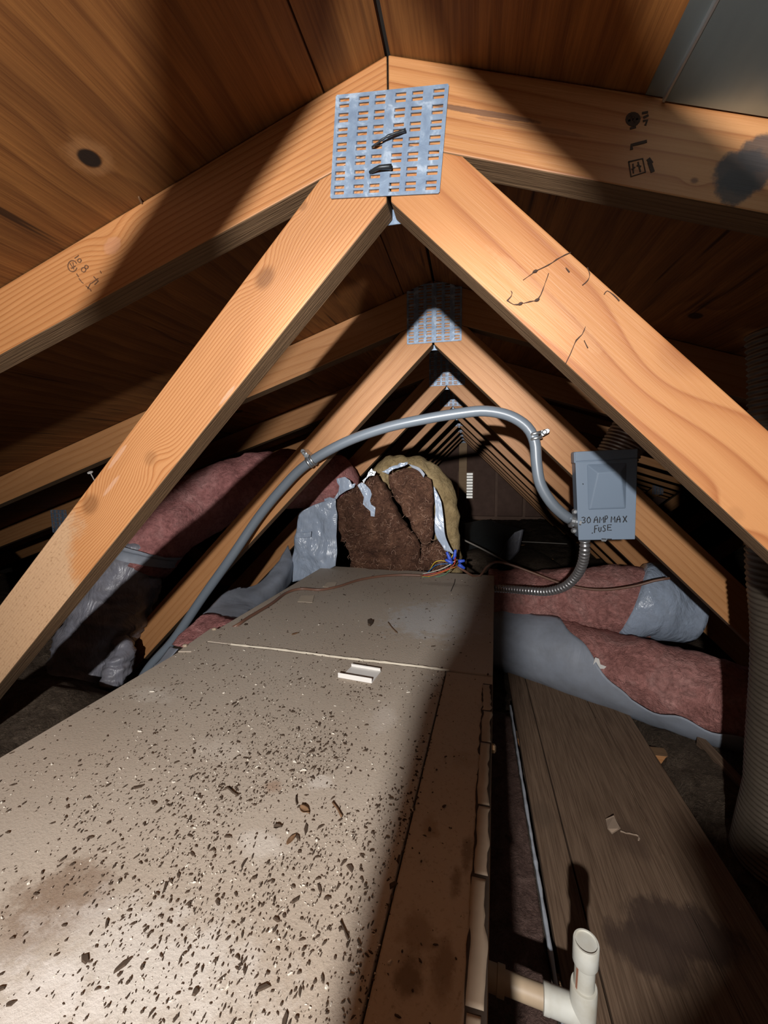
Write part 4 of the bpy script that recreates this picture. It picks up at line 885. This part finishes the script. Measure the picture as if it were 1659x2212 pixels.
fp_ = [at(u, v, 1.36) - os_ for u, v in ((1280, 1440), (1286, 1420), (1294, 1423), (1297, 1435), (1310, 1440), (1301, 1449), (1289, 1446))]
obj('foil_glint_patch', *extrude(fp_, (.0, .003, -.001)), M['whiteplastic'], sdct)  # foil coloured plain white to stand in for its glint

# ------------------------------------------------------------------ corrugated metal ducts
def corr(P, r, pitch, label, mat, n=28, amp=.035, extra=None):
    P = [Vector(p) for p in P]; c = P[-1].copy()
    o = obj('corrugated_duct', *tube([p - c for p in P], r, n, pitch / 5, rfun=lambda s, t: (1 + amp * math.sin(2 * math.pi * s / pitch)) * (extra(s, t) if extra else 1)), mat, None, True, loc=c); tag(o, label, 'duct', 'corrugated metal ducts'); return o
corr([(.535, .85, .228), (.545, .85, .15), (.556, .85, 0), (.566, .85, -.17), (.588, .85, -.34), (.598, .855, -.55), (.612, .865, -.782)], .066, .011, 'tall dark corrugated duct standing at the right edge', M['alud'], 30, .03, lambda s, t: 1 + .25 * max(0, (s / t - .85) / .15))
corr(pts([(1295, 1045, 1.47), (1320, 1005), (1350, 955), (1380, 908), (1398, 884)], 1.47), .062, .011, 'shiny corrugated duct end rising behind the fuse box', M['alu'])

# ------------------------------------------------------------------ condensate pipe
pv = empty('condensate_pipe', (.152, .50, ZP), 0, 'white plastic pipe tee with capped riser by the cabinet, lower right', 'pipe')
def lp(prof, o, ax=(0, 0, 1), name='pipe', mat=None, n=28): return obj(name, *lathe(prof, n, o, ax), mat or M['pvc'], pv, True, bevel=0)
top = .182
def ring_cap(name, r, z0, z1): return None
cpl = obj('coupling', *lathe([(.0118, top - .030), (.0148, top - .030), (.0155, top - .028), (.0155, top - .001), (.0150, top), (.0132, top), (.0130, top - .002)], 32, (0, 0, 0)), M['pvc'], pv, True)
obj('plug', *lathe([(.0128, top - .006), (.0128, top - .0025), (.001, top - .0024)], 28), plain('dusty_plug', (.38, .36, .31), .9, var=.2, sc=120), cpl)
obj('riser', *lathe([(.0125, .02), (.0125, top - .029)], 28), M['pvc'], pv, True)
obj('primer_run', *sheet([[Vector((-.0116, -.0052, top - .031)), Vector((-.0098, -.0082, top - .031))], [Vector((-.0116, -.0052, .155 - .05)), Vector((-.0104, -.0074, .155 - .05))]], .0004, 3), M['primer'], pv)
tee = obj('tee', *join(lathe([(.0128, .118), (.0155, .118), (.0162, .116), (.0162, .035), (.0155, .033), (.0128, .033)], 32), lathe([(.001, .0), (.0160, .0), (.0160, .040), (.0165, .041), (.0165, .048), (.0130, .049)], 32, (0, 0, .0755), (-1, .10, .04))), M['pvc'], pv, True)
d_ = Vector((-1, .10, .04)).normalized()
hz = Vector((0, 0, .0755))
obj('branch_pipe', *lathe([(.0128, .030), (.0128, .120)], 28, hz, d_), M['pvcold'], pv, True)
obj('branch_adapter', *lathe([(.0128, .098), (.017, .098), (.017, .108), (.0155, .109), (.0155, .1245)], 28, hz, d_), M['pvcold'], pv, True)
obj('lower_pipe', *lathe([(.0125, .0005), (.0125, .05)], 28), M['pvc'], pv, True)
for o in bpy.data.objects:
    if o.parent and (o.parent == pv or o.parent == cpl): 
        m_ = o.modifiers.new('e', 'EDGE_SPLIT'); m_.split_angle = math.radians(40)

# ------------------------------------------------------------------ dark things far behind
bs = empty('plastic_sheeting', at(1060, 1170, 3.3), 0, 'crumpled black plastic sheeting on the floor before the far wall', 'sheeting')
obx = bs.location.copy()
isheet('sheet', [[(1000, 1132, 4.2), (1050, 1124, 4.4), (1100, 1135, 4.4), (1135, 1142, 4.2)], [(1000, 1160, 3.5), (1050, 1155, 3.5), (1090, 1160, 3.5), (1125, 1168, 3.5)], [(1002, 1195, 2.9), (1030, 1195, 2.9), (1062, 1205, 2.9), (1090, 1202, 2.9)]], M['dark'], 3, .06, 8, .05, .03, 6, 3, 0, True, bs, obx)
cbf = [at(u, v, 2.85) for u, v in ((1078, 1205), (1092, 1172), (1112, 1150), (1128, 1144), (1124, 1165), (1118, 1190), (1096, 1216))]
cc = cbf[0].copy(); o = obj('film_flap', *extrude([p - cc for p in cbf], (.01, .012, -.004)), M['filmdark'], None, loc=cc); tag(o, 'upright flap of grey film standing beside the black plastic sheeting', 'film')
def low_box(name, quad_px, Y0, Y1_, z1, mat, label, cat):
    a = at(*quad_px[0], Y0); c = at(*quad_px[1], Y0)
    e = empty(name, (a.x, Y0, ZP - .02), 0, label, cat); w = c.x - a.x; h = z1 - (ZP - .02)
    return e, w, h, Y1_ - Y0
e, w_, h_, d_2 = low_box('insulation_batt', ((1002, 1195), (1075, 1200)), 2.2, 2.75, -.51, M['fill'], 'brown insulation batt lying beyond the cabinet under the pale wire', 'insulation')
obj('wool', *sheet([[Vector((0, .0, h_)), Vector((w_ * .5, .02, h_ + .01)), Vector((w_, .0, h_ - .02))], [Vector((0, -.02, h_ * .6)), Vector((w_ * .5, -.03, h_ * .6)), Vector((w_, -.02, h_ * .55))], [Vector((0, 0, 0)), Vector((w_ * .5, -.02, 0)), Vector((w_, 0, 0))]], d_2, 8, .03, .012, 12, 2), M['fill'], e, True)
e, w_, h_, d_2 = low_box('insulation_batt', ((1098, 1170), (1245, 1170)), 2.5, 3.6, -.66, M['fill'], 'dark low batt in the shadows behind the ribbed conduit', 'insulation')
obj('wool', *sheet([[Vector((0, .0, h_)), Vector((w_ * .5, .02, h_ + .03)), Vector((w_, .0, h_ - .02))], [Vector((0, -.02, h_ * .6)), Vector((w_ * .5, -.03, h_ * .6)), Vector((w_, -.02, h_ * .55))], [Vector((0, 0, 0)), Vector((w_ * .5, -.02, 0)), Vector((w_, 0, 0))]], d_2, 8, .03, .02, 9, 5), M['fill'], e, True)

# ------------------------------------------------------------------ small things on the timber
cw = empty('cobweb', at(1170, 620, Y1), 0, 'dusty cobweb strands clinging to the right web of the nearest truss', 'cobweb')
ow = cw.location.copy()
for P in ([(1233, 545), (1210, 556), (1185, 572), (1158, 585), (1148, 592), (1130, 605)], [(1185, 590), (1176, 616), (1163, 645), (1145, 651), (1125, 656), (1110, 658), (1095, 648)], [(1095, 650), (1104, 640), (1106, 632), (1103, 628)], [(1265, 705), (1258, 722), (1245, 735), (1232, 765), (1222, 785)], [(1269, 578), (1274, 592), (1270, 605), (1258, 616)], [(1305, 636), (1312, 628), (1325, 637), (1338, 650)], [(1262, 735), (1270, 752)], [(1222, 578), (1230, 588)]):
    obj('strand', *tube([p - ow for p in pts(P, Y1 - .0012)], 0.00052, 5, .004, disp=fuzz(.0006, 300)), M['web'], cw)
for u, v in ((1124, 656), (1160, 648), (1156, 586)):
    p = at(u, v, Y1 - .0015) - ow; obj('fluff', *lathe([(.0004, -.003), (.0016, -.0012), (.0018, .001), (.0004, .003)], 7, p, (1, 0, .3)), M['web'], cw)
def nail(a, c, Ya, Yc, head, label, mat=None):
    A, B = at(*a, Ya), at(*c, Yc); d = (A - B)
    o = obj('nail', *join(lathe([(.0016, 0), (.0014, d.length)], 8, Vector(), d), lathe([(.0015, d.length - .0005), (head, d.length), (head, d.length + .0015), (head * .5, d.length + .0025)], 12, Vector(), d)), mat or M['steel'], None, loc=B); tag(o, label, 'nail')
nail((195, 1021), (208, 1045), 1.0, 1.02, .0075, 'white-headed nail poking out behind the left web of the nearest truss', M['whiteplastic'])
P_ = at(305, 437, .526); 
nail((301, 428), (306, 438), .522, .5285, .0012, 'tiny crooked nail tip where the left rafter meets the roof boards', M['leaf'])

# ------------------------------------------------------------------ behind the viewpoint: the lamp, and two added pieces that only cast shade
lm = empty('work_lamp', (LAMP.x, LAMP.y - .02, LAMP.z), 0, 'small black work lamp hanging by a hook behind the viewpoint', 'lamp')
obj('housing', *lathe([(.026, -.05), (.03, -.045), (.033, -.005), (.035, .0), (.031, .0), (.029, -.012)], 24, (0, 0, 0), (0, 1, -.12)), M['lampbody'], lm, True)
obj('hook', *tube([(0, -.03, .03), (0, -.03, .15), (0, -.03, ZR - LAMP.z - .012)], .002, 8, .02), M['steel'], lm, True)
oc_ = empty('timber_offcut', (0, 0, -.3995), 0, 'unseen upright piece added behind the viewpoint to shade the cabinet edge', 'timber')
yb = -.22
obj('offcut', *prism_xz([(-.100, 0), (-.050, 0), (-.0515, .465), (-.074, .470), (-.0765, .43), (-.084, .392), (-.097, .362)], yb - .02, yb + .018), M['wood'], oc_, bevel=.004)  # added out of view, outline shaped to throw shade along the cabinet's right strip

sh = empty('plywood_offcut', (0, 0, 0), 0, 'unseen upright sheet added behind the viewpoint to shade the right-hand floor', 'plywood')
obj('board', *prism_xz([(.010, ZP + .002), (.010, -.30), (.008, -.19), (.050, -.150), (.036, -.105), (.075, -.098), (.34, -.098), (.36, ZP + .002)], yb - .006, yb + .006), M['wood'], sh)  # added out of view, outline shaped to keep lamplight off the right-hand floor
